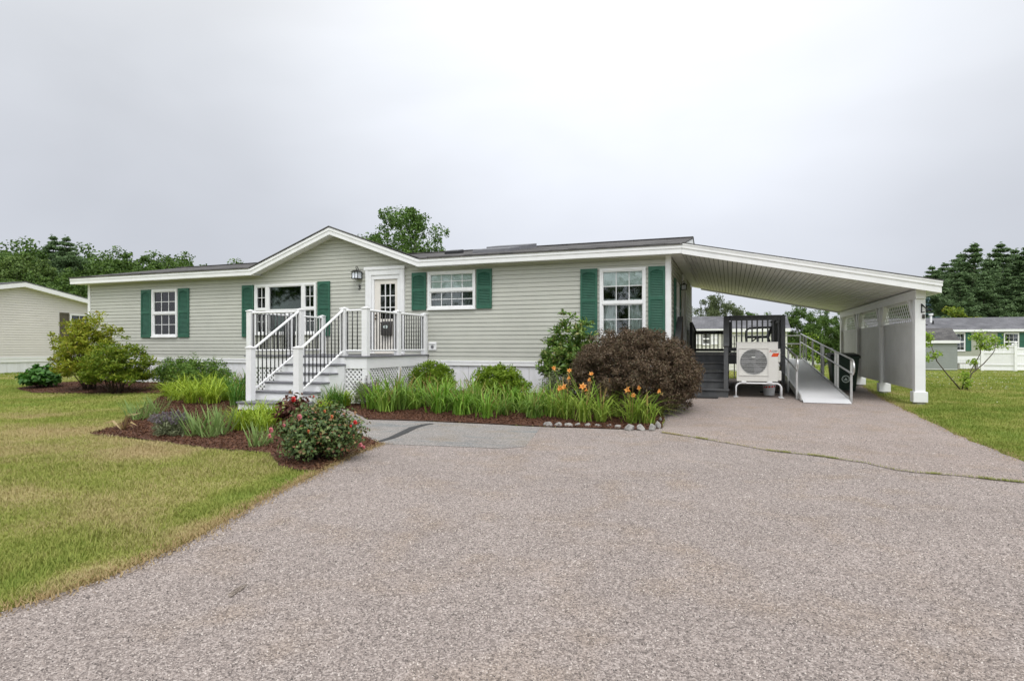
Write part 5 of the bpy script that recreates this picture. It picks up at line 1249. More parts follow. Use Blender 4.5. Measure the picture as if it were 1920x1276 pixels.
# right: house beyond the lawn, shed, fence
FY = 45.6
def fx(px): return WY(px, 648, FY).x
fh = thing('distant_house', 'pale green house with green shutters and grey roof beyond the right lawn', 'house', (fx(1790), FY+3, gz(20, FY)))
f0 = fx(1640); FX = Matrix.Translation((f0, FY, 0))
fw_ = [(fx(a)-f0, fx(c)-f0, WY(a, 657.5, FY).z, WY(a, 624, FY).z, 3) for a, c in ((1784.5, 1809.5), (1882, 1910.5), (1690, 1712))]
gable_house(fh, FX, fx(2010)-f0, 7.5, .30, 2.42, 3.46, (M['greige'], M['shingle2'], M['skirt']), fw_, gz(20, FY), shut=M['green'])
b = MB(); p = WY(1745.5, 0, FY+2.2); b.tube([(p.x, FY+2.2, 2.9), (p.x, FY+2.2, 3.85)], .09, 10); b.tube([(p.x, FY+2.2, 3.80), (p.x, FY+2.2, 3.95)], .17, 10); b.build('vent_pipe', M['white'], fh)
p = WY(1749.5, 0, FY+1.6); MB().tube([(p.x, FY+1.6, 2.7), (p.x, FY+1.6, 3.3)], .07, 8).build('vent_pipe', M['black'], fh)
p = WY(1735, 0, FY+1.3); MB().box(p.x-.15, p.x+.15, FY+1.2, FY+1.5, 2.7, 3.0).build('roof_vent', M['black'], fh)
q = AT(1795, 40.); SY = q.y; d_ = depth(q)
sx1 = q.x; sx0 = WY(1700, 648, SY).x; se = WY(1795, 640, SY).z
sh1 = thing('garden_shed', 'grey green lap sided shed with a weathered roof behind the carport post', 'shed', ((sx0+sx1)/2, SY+1, q.z))
gable_house(sh1, Matrix.Translation((sx0, SY, 0)), sx1-sx0, 3.0, q.z+.12, se, se+.78, (M['shedgrey'], M['shingle'], M['shedgrey']), (), q.z, ov=.12, band=.03)
# white fence
def fence_run(label, pa, pb, h, posts=(True, True)):
    pa, pb = Vector(pa[:2]), Vector(pb[:2]); zg = gz(*pa); t = thing('vinyl_fence', label, 'fence', (pa.x, pa.y, zg))
    u = (pb-pa).normalized(); L_ = (pb-pa).length; n = max(2, int(L_/.2)); b = MB(); nn = Vector((-u.y, u.x))
    for i in range(n):
        a, c = pa+u*(L_*i/n+.003), pa+u*(L_*(i+1)/n-.003); z0 = gz(*a)
        b.prism([(a.x, a.y, z0+.08), (c.x, c.y, z0+.08), (c.x, c.y, z0+h), (a.x, a.y, z0+h)], (nn.x*.025, nn.y*.025, 0))
    b.build('panel', M['white'], t)
    b = MB()
    for z in (.10, .42, h-.50, h-.06): b.beam((*(pa-nn*.01), gz(*pa)+z), (*(pb-nn*.01), gz(*pb)+z), .05, .10 if z in (.1, h-.06) else .06)
    b.build('fence_rail', M['white'], t)
    for k, p in zip(posts, (pa, pb)):
        if not k: continue
        b = MB(); z0 = gz(*p); b.box(p.x-.075, p.x+.075, p.y-.075, p.y+.075, z0-.1, z0+h+.06); pp = b.build('post', M['white'], t)
        b = MB(); b.lathe([(.10, 0), (.10, .03), (.05, .05), (.08, .10), (.09, .14), (.06, .19), (.01, .21)], (p.x, p.y, z0+h+.06), 14); b.build('post_ball', M['white'], pp, smooth=True)
pa, pb = AT(1841, 40.6), AT(1904, 39.6)
hh_ = 1.72
fence_run('white vinyl fence panel with ball topped posts on the right lawn', pa, pb, hh_)
fence_run('white vinyl fence run leading off the right edge of the picture', AT(1899, depth(pb)+1.8), AT(2010, depth(pb)+3.2), hh_-.1, (True, False))
bq = AT(1817, 45.2); bn_ = thing('garden_bench', 'low weathered bench before the pale green house beyond the lawn', 'bench', tuple(bq))
b = MB(); b.box(bq.x-.85, bq.x+.6, bq.y-.2, bq.y+.2, bq.z+.44, bq.z+.50); b.build('seat', M['stone'], bn_)
for s in (-.7, .45): b = MB(); b.box(bq.x+s-.06, bq.x+s+.06, bq.y-.18, bq.y+.18, bq.z, bq.z+.439); b.build('leg', M['stone'], bn_)
stp = AT(1812, 48.0); ep = thing('entry_landing', 'white lattice landing against the pale green house beyond the lawn', 'landing', tuple(stp))
b = MB(); b.box(stp.x-1.0, stp.x+.5, stp.y-.5, stp.y+.6, stp.z+.75, stp.z+.85); b.build('landing_floor', M['white'], ep); b = MB()
for k in range(9): b.box(stp.x-1.0+k*.17, stp.x-.92+k*.17, stp.y-.49, stp.y-.46, stp.z, stp.z+.749)
b.build('slats', M['white'], ep)
# behind the carport: pale shed with window, and a white house farther away
q = AT(1380, 34.0); SY2 = q.y; a0 = WY(1292, 648, SY2).x; a1 = WY(1476, 648, SY2).x
sh2 = thing('pale_shed', 'cream shed with shingle roof and one shuttered window behind the dark deck', 'shed', ((a0+a1)/2, SY2+2, q.z))
w_a, w_b = WY(1315.5, 646, SY2), WY(1332.5, 624, SY2)
gable_house(sh2, Matrix.Translation((a0, SY2, 0)), a1-a0, 4.4, q.z+.12, WY(1380, 619, SY2).z, WY(1380, 594, SY2+2.2).z-.1, (mat('cream_siding', (.62, .62, .55), .6, .03, 2.), M['shingle2'], M['skirt']), [(w_a.x-a0, w_b.x-a0, w_a.z, w_b.z, 2)], q.z, ov=.15, band=.03, shut=M['trim'])
q = AT(1540, 70.0); SY3 = q.y; a0 = WY(1450, 648, SY3).x; a1 = WY(1660, 648, SY3).x
wh = thing('white_house', 'white house with dark shutters seen far away beyond the ramp', 'house', ((a0+a1)/2, SY3+3, q.z))
w_a, w_b = WY(1557.5, 662, SY3), WY(1567.5, 644, SY3)
gable_house(wh, Matrix.Translation((a0, SY3, 0)), a1-a0, 7, q.z+.8, WY(1540, 640.5, SY3).z, WY(1540, 628, SY3+3.5).z-.1, (M['white'], M['shingle2'], M['skirt']), [(w_a.x-a0, w_b.x-a0, w_a.z, w_b.z, 2)], q.z, shut=M['brown'])

# ================================================================== TREES
def copy_thing(src, loc, scale=1., rz=0., label=None, name=None):
    r = src.copy(); COL.objects.link(r); r.location = loc; r.rotation_euler = (0, 0, rz)
    r.scale = scale if isinstance(scale, tuple) else (scale,)*3
    if label: r['label'] = label
    for ch in src.children:
        c = ch.copy(); COL.objects.link(c); c.parent = r
        for g_ in ch.children: d = g_.copy(); COL.objects.link(d); d.parent = c
    return r
def limbs(mb, rg, base, tops, r0, split=.45):
    for t in tops:
        t = Vector(t); b = Vector(base); m = b.lerp(t, split)+Vector((rg.uniform(-.1, .1), rg.uniform(-.1, .1), .12))*(t-b).length*.5
        mb.tube([b, b.lerp(m, .5)+Vector((0, 0, .05)), m, t], [r0, r0*.75, r0*.5, r0*.12], 6)
def broadleaf(name, label, seed, H, Wd, mt, nclump=70, per=150, leaf=.30, bark='bark', low=.15, hang=0., group=None, cat='tree', open_=1., asym=0.):
    """tree at the origin, built at real size"""
    rg = np.random.default_rng(seed); rr = random.Random(seed)
    t = thing(name, label, cat, (0, 0, 0), group)
    cz_ = H*(low+1)/2; rad = (Wd/2, Wd/2, H*(1-low)/2)
    c = ell_pts(rg, nclump, rad, -1, .32)
    k = 1-.35*np.clip((c[:, 2]/rad[2]), 0, 1)**2; c[:, :2] *= k[:, None]; c[:, 0] += asym*np.clip(c[:, 2]/rad[2]+.3, 0, 2)
    c += np.array([0, 0, cz_]); cr_ = rg.uniform(.5, 1.2, (nclump, 1))*Wd*.115*np.array([1, 1, .75])
    p, d = clump_pts(rg, c, cr_, per, .5)
    n = d*.6+rg.normal(size=d.shape)*.6+np.array([0, 0, .5])
    v = leaves(rg, p, n, leaf, leaf*.62)
    if hang:
        hc = c[rg.integers(0, nclump, int(nclump*1.5))]+rg.normal(size=(int(nclump*1.5), 3))*np.array([.4, .4, .1])
        q, d2 = clump_pts(rg, hc-np.array([0, 0, hang*.5]), np.tile([.14, .14, hang*.55], (len(hc), 1)), 60, .6)
        v = np.concatenate([v, leaves(rg, q, d2+rg.normal(size=d2.shape)*.3, leaf, leaf*.4)])
    np_mesh('crown', v, 4, mt, t)
    mb = MB(); th = cz_*.9; mb.tube([(0, 0, -.3), (.02*H*.3, 0, th*.5), (asym*.3, 0, th)], [H*.022, H*.017, H*.010], 9)
    limbs(mb, rr, (0, 0, th*.45), [c[i] for i in range(0, nclump, 5)], H*.009)
    mb.build('trunk', M[bark], t, smooth=True)
    return t
def pine(name, label, seed, H, Wd, mt, leaf=.26, low=.12, tiers=15, per=70, conic=.8, group=None, flat=.28):
    rg = np.random.default_rng(seed); rr = random.Random(seed); t = thing(name, label, 'tree', (0, 0, 0), group)
    cc, rr_ = [], []; mb = MB(); mb.tube([(0, 0, -.3), (0, 0, H*.5), (0, 0, H*.97)], [H*.018, H*.012, .02], 8)
    for i in range(tiers):
        f = i/(tiers-1); z = H*(low+(1-low)*f); L_ = Wd/2*((1-f)**conic)*rr.uniform(.72, 1.15)+.05*Wd*.3
        nb_ = max(4, int(8*(1-f)+4))
        for k in range(nb_):
            a = rr.uniform(0, 6.28); l = L_*rr.uniform(.6, 1.1); rise = l*rr.uniform(.05, .32)
            tip = Vector((math.cos(a)*l, math.sin(a)*l, z+rise)); mb.tube([(0, 0, z-.1), (tip.x*.5, tip.y*.5, z+rise*.3), tip], [.05, .035, .012], 4)
            for s in (.35, .6, .82, 1.):
                cc.append((tip.x*s, tip.y*s, z+rise*s*s)); e = l*.20+.20*H/13; rr_.append((e*1.2, e*1.2, e*flat*2.2))
    cc.append((0, 0, H)); rr_.append((.25, .25, .6))
    p, d = clump_pts(rg, cc, rr_, per, .5); n = d*.35+rg.normal(size=d.shape)*.45+np.array([0, 0, .7])
    np_mesh('crown', leaves(rg, p, n, leaf, leaf*.32), 4, mt, t); mb.build('trunk', M['bark'], t)
    return t
broad = [broadleaf('broadleaf_tree', 'tree', 21+i, 11., 7.5, LM['decid'], 150, 95, .30, low=.06, group='trees of the far wood') for i in range(3)]
broadl = broadleaf('broadleaf_tree', 'tree', 31, 11., 7.5, LM['decid2'], 150, 95, .30, low=.06, group='trees of the far wood')
pines = [pine('white_pine', 'pine', 41+i, 13., 8.5, LM['pine'], .34, group='pines of the far wood', tiers=22, per=34) for i in range(3)]
used = set()
def put(src, px, d, top, label, wscale=1., base_h=None, rz=None):
    q = AT(px, d); H = zat(top, d)-q.z; s = H/(13. if src in pines else 11. if src in broad or src is broadl else base_h)
    sc = (s*wscale, s*wscale, s); r = random.Random(int(px*7+d)).uniform(0, 6.28) if rz is None else rz
    if src not in used:
        used.add(src); src.location = q; src.scale = sc; src.rotation_euler = (0, 0, r); src['label'] = label; return src
    return copy_thing(src, q, sc, r, label)
LB = 'green broadleaf tree of the far wood behind the houses at the left'; LP = 'tall dark pine in the far wood at the left'
lw = [(-70, 66, 452, 0), (-30, 62, 456, 1), (8, 64, 455, 2), (38, 58, 457, 0), (62, 72, 455, 1), (100, 66, 447, 'p'), (124, 61, 449, 'p'), (150, 70, 460, 2), (172, 64, 474, 1), (205, 66, 470, 0),
      (236, 70, 470, 2), (268, 68, 474, 1), (302, 66, 471, 0), (330, 70, 477, 2), (358, 72, 484, 1), (388, 74, 490, 0), (428, 76, 488, 1), (50, 52, 478, 'l'), (90, 54, 500, 0), (140, 52, 505, 1), (20, 50, 490, 'l'), (190, 54, 498, 2), (250, 58, 496, 1), (-20, 52, 480, 2), (310, 60, 498, 0), (75, 47, 515, 2), (130, 47, 520, 0), (-5, 47, 510, 1)]
for px, d, top, k in lw:
    if k == 'p': put(pines[len(used) % 3], px, d, top, LP, 1.15)
    elif k == 'l': put(broadl, px, d, top, 'lighter yellowish green tree at the front of the left far wood', 1.)
    else: put(broad[k], px, d, top, LB, 1.05)
LPR = 'dense dark pine in the stand at the right edge'
for i, (px, d, top) in enumerate([(1748, 66, 503), (1772, 72, 497), (1800, 70, 480), (1826, 66, 461), (1852, 74, 488), (1876, 68, 461), (1903, 72, 472), (1932, 66, 456), (1965, 72, 462), (2000, 66, 470), (1845, 62, 515), (1890, 62, 508), (1800, 62, 525), (1920, 61, 515), (2040, 70, 470)]):
    put(pines[i % 3], px, d, top, LPR, 1.25)
sp = pine('blue_spruce', 'pale blue spruce showing beside the front carport post', 51, 6., 3.6, LM['spruce'], .22, tiers=14, per=50, conic=.95, low=.05, flat=.2); q = AT(1738, 57); s = (zat(556, 57)-q.z)/6.3; sp.location = q; sp.scale = (s*1.1, s*1.1, s)
ob = broadleaf('olive_shrub_tree', 'rounded olive green bush tree above the pale green house roof', 52, 5., 5., LM['azalea2'], 50, 110, .26, low=.1); q = AT(1779, 58); s = (zat(571, 58)-q.z)/5; ob.location = q; ob.scale = (s, s, s)
wb = broadleaf('weeping_birch', 'weeping birch with drooping twigs behind the cream shed', 53, 7., 5.2, LM['willow'], 65, 150, .15, 'birchbark', low=.25, hang=1.5); q = AT(1343, 46); s = (zat(546, 46)-q.z)/7.; wb.location = q; wb.scale = (s*.95, s*.95, s)
for px, d, top, k, lab in ((1402, 60, 577, 0, 'small round green tree right of the weeping birch'), (1500, 52, 571, 1, 'full dark green tree under the low carport roof edge'), (1545, 56, 580, 2, 'dark green tree beside the far carport post'), (1590, 60, 577, 0, 'dark green tree hidden partly by the carport panels'), (1440, 66, 588, 2, 'distant green tree low above the dark deck rail')):
    put(broad[k], px, d, top, lab, .95)
for i, (px, d, top) in enumerate([(1625, 64, 545), (1655, 66, 538), (1685, 64, 532), (1712, 66, 528)]): put(pines[i % 3], px, d, top, 'dark pine glimpsed through the lattice of the carport wall', 1.3)
bt = broadleaf('birch_tree', 'airy light green tree rising behind the house roof near the gable', 54, 8., 5.0, LM['birch'], 150, 80, .13, 'birchbark', low=.28, hang=.5, asym=-.3); q = AT(768, 30); s = (zat(388, 30)-q.z)/8.; bt.location = q; bt.scale = (s*1.0, s*1.0, s)
# the wood across the road behind the viewpoint, which the front windows mirror
def far_wood():
    rg = np.random.default_rng(99); n = 420; x = rg.uniform(-75, 60, n); z = rg.uniform(.0, 1, n)**.8*(13+2.5*np.sin(x*.31)+1.5*np.sin(x*.83))
    c = np.c_[x, -52+rg.normal(0, 2.5, n), z]; p, d = clump_pts(rg, c, np.full((n, 3), 1.7), 70, .5)
    tag(np_mesh('far_wood', leaves(rg, p, d+np.array([0, 0, .4]), .7, .45), 4, LM['decid']), 'green wood mirrored in the dark front windows', 'wood', kind='stuff')
far_wood()
# small young trees
def sapling(name, label, px, py, stems, seed, mt=LM['sap'], leaf=.08):
    """stems: list of pixel polylines relative to the base with tuft radii; all at the base's depth"""
    q = G(px, py); d = depth(q); k = d/FPX; t = thing(name, label, 'young tree', tuple(q)); rg = np.random.default_rng(seed); ww_ = 0
    mb = MB(); C_, R_ = [], []; right = Vector((RX.x, RX.y, 0)); fw3 = Vector((FW.x, FW.y, 0)); rr = random.Random(seed)
    for pts, tufts in stems:
        sway = rr.uniform(-.5, .5); P_ = [q+right*((x-px)*k)+Vector((0, 0, (py-y)*k))+fw3*(sway*i*.18) for i, (x, y) in enumerate(pts)]
        mb.tube(P_, [.019*(1-.75*i/len(P_)) for i in range(len(P_))], 7)
        for x, y, r_ in tufts: C_.append(q+right*((x-px)*k)+Vector((0, 0, (py-y)*k))+fw3*sway*.45); R_.append((r_*k*1.25, r_*k*1.25, r_*k*.8))
    # twigs from stem ends into the tufts
    for c, r_ in zip(C_, R_):
        base = min((v for v in mb.v), key=lambda v: (v-c).length); mb.tube([base, (base+c)/2+Vector((0, 0, .02)), c], [.010, .008, .004], 5)
    p, dd = clump_pts(rg, [tuple(c) for c in C_], R_, 64, .62); n = dd*.4+rg.normal(size=dd.shape)*.5+np.array([0, 0, .5])
    mb.build('stem', M['bark'], t, smooth=True); np_mesh('foliage', leaves(rg, p, n, leaf, leaf*.45), 4, mt, t)
    return t
sapling('sapling', 'thin leaning sapling with tufts of light leaves on the right lawn', 1806, 731,
        [([(1800, 729), (1775, 700), (1756, 676), (1745, 645)], [(1741, 628, 9), (1736, 646, 9), (1753, 664, 11), (1739, 672, 9), (1743, 636, 7)]),
         ([(1810, 731), (1822, 700), (1845, 682), (1862, 664), (1868, 655)], [(1838, 628, 13), (1845, 640, 10), (1869, 640, 17), (1876, 648, 14), (1862, 636, 12), (1849, 652, 8)]),
         ([(1813, 731), (1818, 705), (1835, 680), (1848, 662)], [(1832, 678, 9), (1848, 650, 9), (1836, 634, 9)]),
         ([(1804, 730), (1806, 712)], [(1806, 712, 9), (1804, 702, 8), (1808, 721, 7)])], 61)
sapling('young_bush', 'leafy light green young tree behind the ramp handrail', 1532, 705,
        [([(1530, 705), (1526, 670), (1524, 640)], [(1524, 632, 14), (1518, 648, 15), (1530, 655, 14), (1522, 668, 15), (1534, 676, 12)]), ([(1534, 705), (1540, 680)], [(1540, 672, 12), (1536, 690, 10)])], 62)
sapling('young_bush', 'low leafy bush seen between deck and ramp', 1486, 690, [([(1486, 690), (1485, 660)], [(1480, 645, 13), (1492, 650, 12), (1484, 665, 14), (1476, 660, 12), (1494, 672, 12)])], 63, LM['azalea2'])

# ================================================================== SHRUBS
def shrub(name, label, px, py, wpx, toppx, mt, seed, leaf=.05, lw_=.5, nclump=90, per=70, cr_=.16, squash=.8, depthk=.85, skirt=.78, lump=.09, shell=.30, low=.05, up=.5, stems=9, cat='shrub', droop=0., shape=1., off=0., rosette=False, stem_mat='twig', gap=0.):
    """mounded shrub: tufts of small leaves over a dome, stems inside; px, py is the centre of its base"""
    q = G(px, py); d = depth(q); W_ = wpx*d/FPX; H = zat(toppx, d)-q.z; rg = np.random.default_rng(seed); rr = random.Random(seed)
    t = thing(name, label, cat, tuple(q))
    rx, ry, rz_ = W_/2, W_/2*depthk, H*(1-low)*.62; zc_ = H-rz_
    c = ell_pts(rg, nclump, (1, 1, 1), -.75, shell); c[:, 2] = np.where(c[:, 2] < 0, c[:, 2]*skirt*zc_/max(rz_, .01), c[:, 2])
    rad = 1.+rg.normal(size=nclump)*lump
    c = c*rad[:, None]*np.array([rx-cr_*.6, ry-cr_*.6, rz_-cr_*.4])+np.array([off*W_, 0, zc_])
    c[:, 2] = np.clip(c[:, 2], cr_*.5+.02, None)
    cw = c+np.array(q); cr = rg.uniform(.65, 1.3, (nclump, 1))*cr_*np.array([1, 1, squash])
    p, dd = clump_pts(rg, cw, cr, per, .5)
    out = (cw-np.array([q.x, q.y, q.z+zc_*.5])); out /= np.linalg.norm(out, axis=1, keepdims=True)+1e-6
    n = dd*.5+np.repeat(out, per, 0)*.4+rg.normal(size=dd.shape)*.55+np.array([0, 0, up])
    al = None
    if rosette: al = dd+np.array([0, 0, .5]); n = np.cross(al, rg.normal(size=al.shape))+np.array([0, 0, .8])
    np_mesh('foliage', leaves(rg, p, n, leaf, leaf*lw_, al), 4, mt, t)
    mb = MB()
    for i in range(stems):
        e = cw[rr.randrange(nclump)]; a = rr.uniform(0, 6.28); b0 = q+Vector((math.cos(a), math.sin(a), 0))*W_*.07
        b0.z = gz(b0.x, b0.y)-.02; m = b0.lerp(Vector(e), .5)+Vector((rr.uniform(-.08, .08), rr.uniform(-.08, .08), .05)); mb.tube([b0, m, Vector(e)], [.016, .011, .004], 5)
    mb.build('stems', M[stem_mat], t, smooth=True)
    return t
shrub('golden_shrub', 'tall golden green shrub at the far left end of the house', 168, 731, 140, 587, LM['azalea'], 71, .085, .42, 380, 34, .16, .6, rosette=True, stems=22, shell=.38)
shrub('spreading_shrub', 'wide layered green shrub in front of the golden shrub', 218, 737, 152, 634, LM['azalea2'], 72, .085, .42, 230, 40, .17, .45, rosette=True, stems=18, shell=.4)
shrub('low_shrub', 'loose feathery green shrub under the left shuttered window', 358, 726, 172, 669, LM['low'], 73, .055, .5, 330, 45, .13, 1.1, .6, stems=24, shell=.35, up=.6)
shrub('hydrangea', 'low bush of large dark leaves at the left end of the bed', 77, 727, 78, 684, LM['hyd'], 74, .16, .75, 60, 20, .16, .7, stems=10, up=.9)
shrub('leafy_shrub', 'loose green shrub growing against the lattice left of the steps', 500, 740, 62, 678, LM['low'], 75, .055, .5, 70, 36, .12, 1.1, .7, stems=12, shell=.5)
shrub('evergreen_shrub', 'bright green rounded evergreen beside the porch lattice', 812, 740, 96, 676, LM['box'], 76, .06, .42, 190, 55, .12, .75, rosette=True, stems=10)
shrub('evergreen_shrub', 'bright green rounded evergreen in the middle of the right bed', 935, 748, 118, 681, LM['box'], 77, .06, .42, 210, 55, .12, .75, rosette=True, stems=10)
shrub('rhododendron', 'tall glossy green rhododendron beside the maroon bush', 1066, 745, 132, 586, LM['rhodo'], 78, .13, .32, 210, 22, .17, .6, .8, rosette=True, stems=20, shell=.5, up=.4)
shrub('grey_shrub', 'small thin grey green shrub at the foot of the rhododendron', 1042, 762, 72, 683, LM['lav'], 79, .05, .4, 60, 30, .11, 1., .7, stems=14, shell=.6)
shrub('maroon_shrub', 'large dome of maroon leaves at the right end of the bed', 1190, 770, 250, 612, LM['barberry'], 80, .036, .55, 1150, 92, .12, .85, .95, stems=40, shell=.22, up=.35, skirt=1.25, lump=.055)
# plants with straps: n arching blades
def straps(name, n, h, spread, wd, seed, curl=.9, stiff=False, fan=None):
    """mesh of long leaves from one crown, at the origin"""
    rg = np.random.default_rng(seed); seg = 5; V = []
    a = rg.uniform(0, 6.28, n); hh = h*rg.uniform(.5, 1.1, n)**(.8); sp_ = spread*rg.uniform(.1, 1.15, n); w_ = wd*rg.uniform(.7, 1.2, n)
    if fan is not None: a = np.where(rg.uniform(size=n) < .5, fan, fan+math.pi)+rg.normal(0, .35, n)
    b0 = np.c_[rg.normal(0, .06, n), rg.normal(0, .06, n), np.zeros(n)]
    cu = rg.uniform(.85, 1.9, n); dr = np.c_[np.cos(a), np.sin(a), 0*a]; sd_ = np.c_[-np.sin(a), np.cos(a), 0*a]
    tt = np.linspace(0, 1, seg+1); L_ = []
    for t in tt:
        x = sp_*(t if stiff else t**1.35); z = hh*(t if stiff else (1.85*t-.85*cu*t**2.2)); taper = (1-t**2.2)*.95+.03
        c = b0+dr*x[:, None]+np.c_[0*z, 0*z, z]; L_.append((c-sd_*(w_*taper/2)[:, None], c+sd_*(w_*taper/2)[:, None]))
    vs = np.stack([q for pr in L_ for q in pr], 1)        # n, 2*(seg+1), 3
    base = (np.arange(n)*2*(seg+1))[:, None]
    f = np.concatenate([base+np.array([2*i, 2*i+1, 2*i+3, 2*i+2]) for i in range(seg)], 1)
    return vs.reshape(-1, 3), f.reshape(-1)
PROTO = {}
def clump(kind, label, px, py, hpx, group=None, name='daylily', cat='plant', seed=0, wide=1.):
    """a clump standing at a pixel's ground point, scaled to its height"""
    q = G(px, py) if not isinstance(px, Vector) else px; d = depth(q); H = hpx*d/FPX
    if kind not in PROTO:
        spec = dict(lily=(76, .6, .50, .020, 'lily'), light=(130, .5, .58, .017, 'lilylight'), dark=(100, .6, .48, .021, 'lilydark'), iris=(26, .6, .36, .034, 'iris'), sparse=(60, .50, .80, .019, 'lilyyellow'))[kind[0]]
        vs, f = straps(kind[0], spec[0], spec[1], spec[2], spec[3], kind[1]*7+3, stiff=kind[0] == 'iris', fan=.3 if kind[0] == 'iris' else None)
        t = thing(name, label, cat, (0, 0, 0), group); np_mesh('leaves', vs, 4, LM[spec[4] if spec[4] != 'lily' else ('lily', 'lilyyoung', 'lilyold')[kind[1] % 3]], t, tris=(f, np.arange(0, len(f), 4)))
        if kind[0] in ('lily', 'sparse', 'dark'):
            rg = random.Random(kind[1]); mb = MB()
            for i in range(4):
                a = rg.uniform(0, 6.28); r_ = rg.uniform(.05, .25); z = rg.uniform(.45, .66); mb.tube([(0, 0, 0), (math.cos(a)*r_*.4, math.sin(a)*r_*.4, z*.6), (math.cos(a)*r_, math.sin(a)*r_, z)], [.005, .004, .003], 5)
            mb.build('flower_stalk', LM['bud'], t)
        PROTO[kind] = (t, spec[1]); o = t
        o.location = q; s = H/spec[1]; o.scale = (s*wide, s*wide, s); o.rotation_euler = (0, 0, random.Random(px if not isinstance(px, Vector) else 1).uniform(0, 6.28) if kind[0] != 'iris' else 0.); return o
    t, h0 = PROTO[kind]; s = H/h0; rr = random.Random(int(q.x*1000)); o = copy_thing(t, q, (s*wide, s*wide, s), rr.uniform(0, 6.28) if kind[0] != 'iris' else rr.uniform(-.5, .9), label)
    if group: o['group'] = group
    return o
gl = 'green clump of strappy daylily leaves in the mulch before the house wall'
rr = random.Random(12)
for i, (x, y, h) in enumerate([(703, 768, 58), (724, 773, 66), (745, 769, 70), (762, 758, 56), (776, 768, 60), (797, 763, 60), (820, 775, 66), (836, 757, 58), (846, 770, 62), (868, 779, 64), (882, 764, 60), (895, 774, 60), (914, 785, 56), (928, 768, 56), (941, 780, 56), (962, 770, 56), (984, 776, 60), (1002, 785, 56), (1016, 770, 58), (1034, 781, 62), (1048, 774, 60)]):
    clump(('lily', i % 6), gl, x, y, h*random.Random(i).uniform(.80, 1.14), 'daylily clumps before the house wall', wide=1.22)
og = 'orange daylily with open trumpet flowers before the maroon bush'
def blossom(parent, p, dirv, mt, r=.075, n=6, name='flower'):
    """open trumpet of six pointed petals"""
    p = Vector(p); dz = Vector(dirv).normalized(); a = dz.orthogonal().normalized(); b = dz.cross(a); mb = MB()
    for k in range(n):
        t = 2*math.pi*k/n; o = a*math.cos(t)+b*math.sin(t); s = dz.cross(o)
        w0, w1 = r*.10, r*.30
        q0, q1, q2 = p, p+dz*r*1.05+o*r*.5, p+dz*r*(1.1+.25*math.sin(k*2.3))+o*r*1.15
        mb.face(q0-s*w0, q0+s*w0, q1+s*w1, q1-s*w1); mb.face(q1-s*w1, q1+s*w1, q2)
    return mb.build(name, mt, parent, fix=False)
right3, fw3 = Vector((RX.x, RX.y, 0)), Vector((FW.x, FW.y, 0))
rr = random.Random(77)
for i, (x, y, h, fl) in enumerate([(1062, 786, 62, [(1036, 690), (1061, 728), (1054, 729)]), (1096, 792, 66, [(1067, 696), (1069, 709), (1093, 728), (1101, 732)]), (1128, 792, 60, [(1107, 713), (1108, 703)]), (1150, 782, 58, [(1145, 713)]),
                                   (1186, 795, 62, [(1180, 733), (1186, 740), (1200, 726)]), (1214, 796, 58, [(1237, 734)])]):
    q = G(x, y); d = depth(q); k = d/FPX; o = clump(('sparse', 40+i), ['%s', 'second '][0] % ['leftmost orange daylily with three open flowers', 'orange daylily with four open flowers before the maroon bush', 'orange daylily with two high flowers before the maroon bush', 'orange daylily with a single flower against the maroon bush', 'orange daylily with three flowers in front of the maroon bush', 'rightmost orange daylily with one flower by the stone edging'][i], x, y, h, 'orange daylilies')
    s = o.scale.x; off = Vector(o.location)
    for fx_, fy_ in fl:                          # flowers on tall bare stems
        p = q+right3*((fx_-x)*k)+Vector((0, 0, (y-fy_)*k))-fw3*.08
        loc = o.matrix_basis.inverted() @ p if False else None
        inv = (Matrix.Translation(o.location) @ o.rotation_euler.to_matrix().to_4x4() @ Matrix.Diagonal((*o.scale, 1))).inverted(); lp = inv @ p
        dv = inv.to_3x3() @ Vector((rr.uniform(-1.1, 1.1), -.7, .35+rr.uniform(-.45, .45)))
        mb = MB(); mb.tube([(0, 0, 0), (lp.x*.35, lp.y*.35, lp.z*.6), tuple(lp)], [.006, .005, .004], 5); mb.build('flower_stalk', LM['lily'], o)
        blossom(o, lp, dv, LM['petal'], (.066 if fy_ in (728, 729, 733) else .042)/s); blossom(o, lp+Vector((.02, .01, -.05))/s, dv+Vector((.5, .2, .3)), LM['bud'], .03/s, 3, 'bud')
# left bed
ll = 'pale green mound of arching daylily leaves in the left bed'
for i, (x, y, h) in enumerate([(342, 742, 42), (372, 746, 46), (402, 744, 46), (318, 744, 38), (352, 730, 36), (388, 729, 36), (418, 738, 40), (330, 752, 36), (360, 757, 50), (395, 758, 52), (425, 752, 42)]):
    clump(('light', i % 3), ll, x, y, h*.9, 'pale daylily mounds left of the steps', wide=1.15)
for i, (x, y, h) in enumerate([(455, 808, 52), (480, 802, 54), (505, 800, 52), (530, 798, 46), (545, 792, 40), (492, 812, 46)]):
    clump(('light', i % 3), 'pale green mound of arching daylily leaves right in front of the bottom step', x, y, h, 'pale daylily mounds before the bottom step', wide=1.1)
for i, (x, y, h) in enumerate([(436, 748, 54), (452, 756, 56), (462, 746, 50), (444, 762, 46)]):
    clump(('dark', i % 2), 'deep green daylily clump against the left newel post of the steps', x, y, h, 'dark daylilies by the left newel post')
for i, (x, y, h) in enumerate([(618, 768, 44), (634, 766, 46), (648, 762, 38), (604, 776, 34)]):
    clump(('dark' if i < 2 else 'light', i % 2), 'grassy daylily tuft at the right foot of the porch steps', x, y, h, 'daylily tufts at the foot of the porch steps')
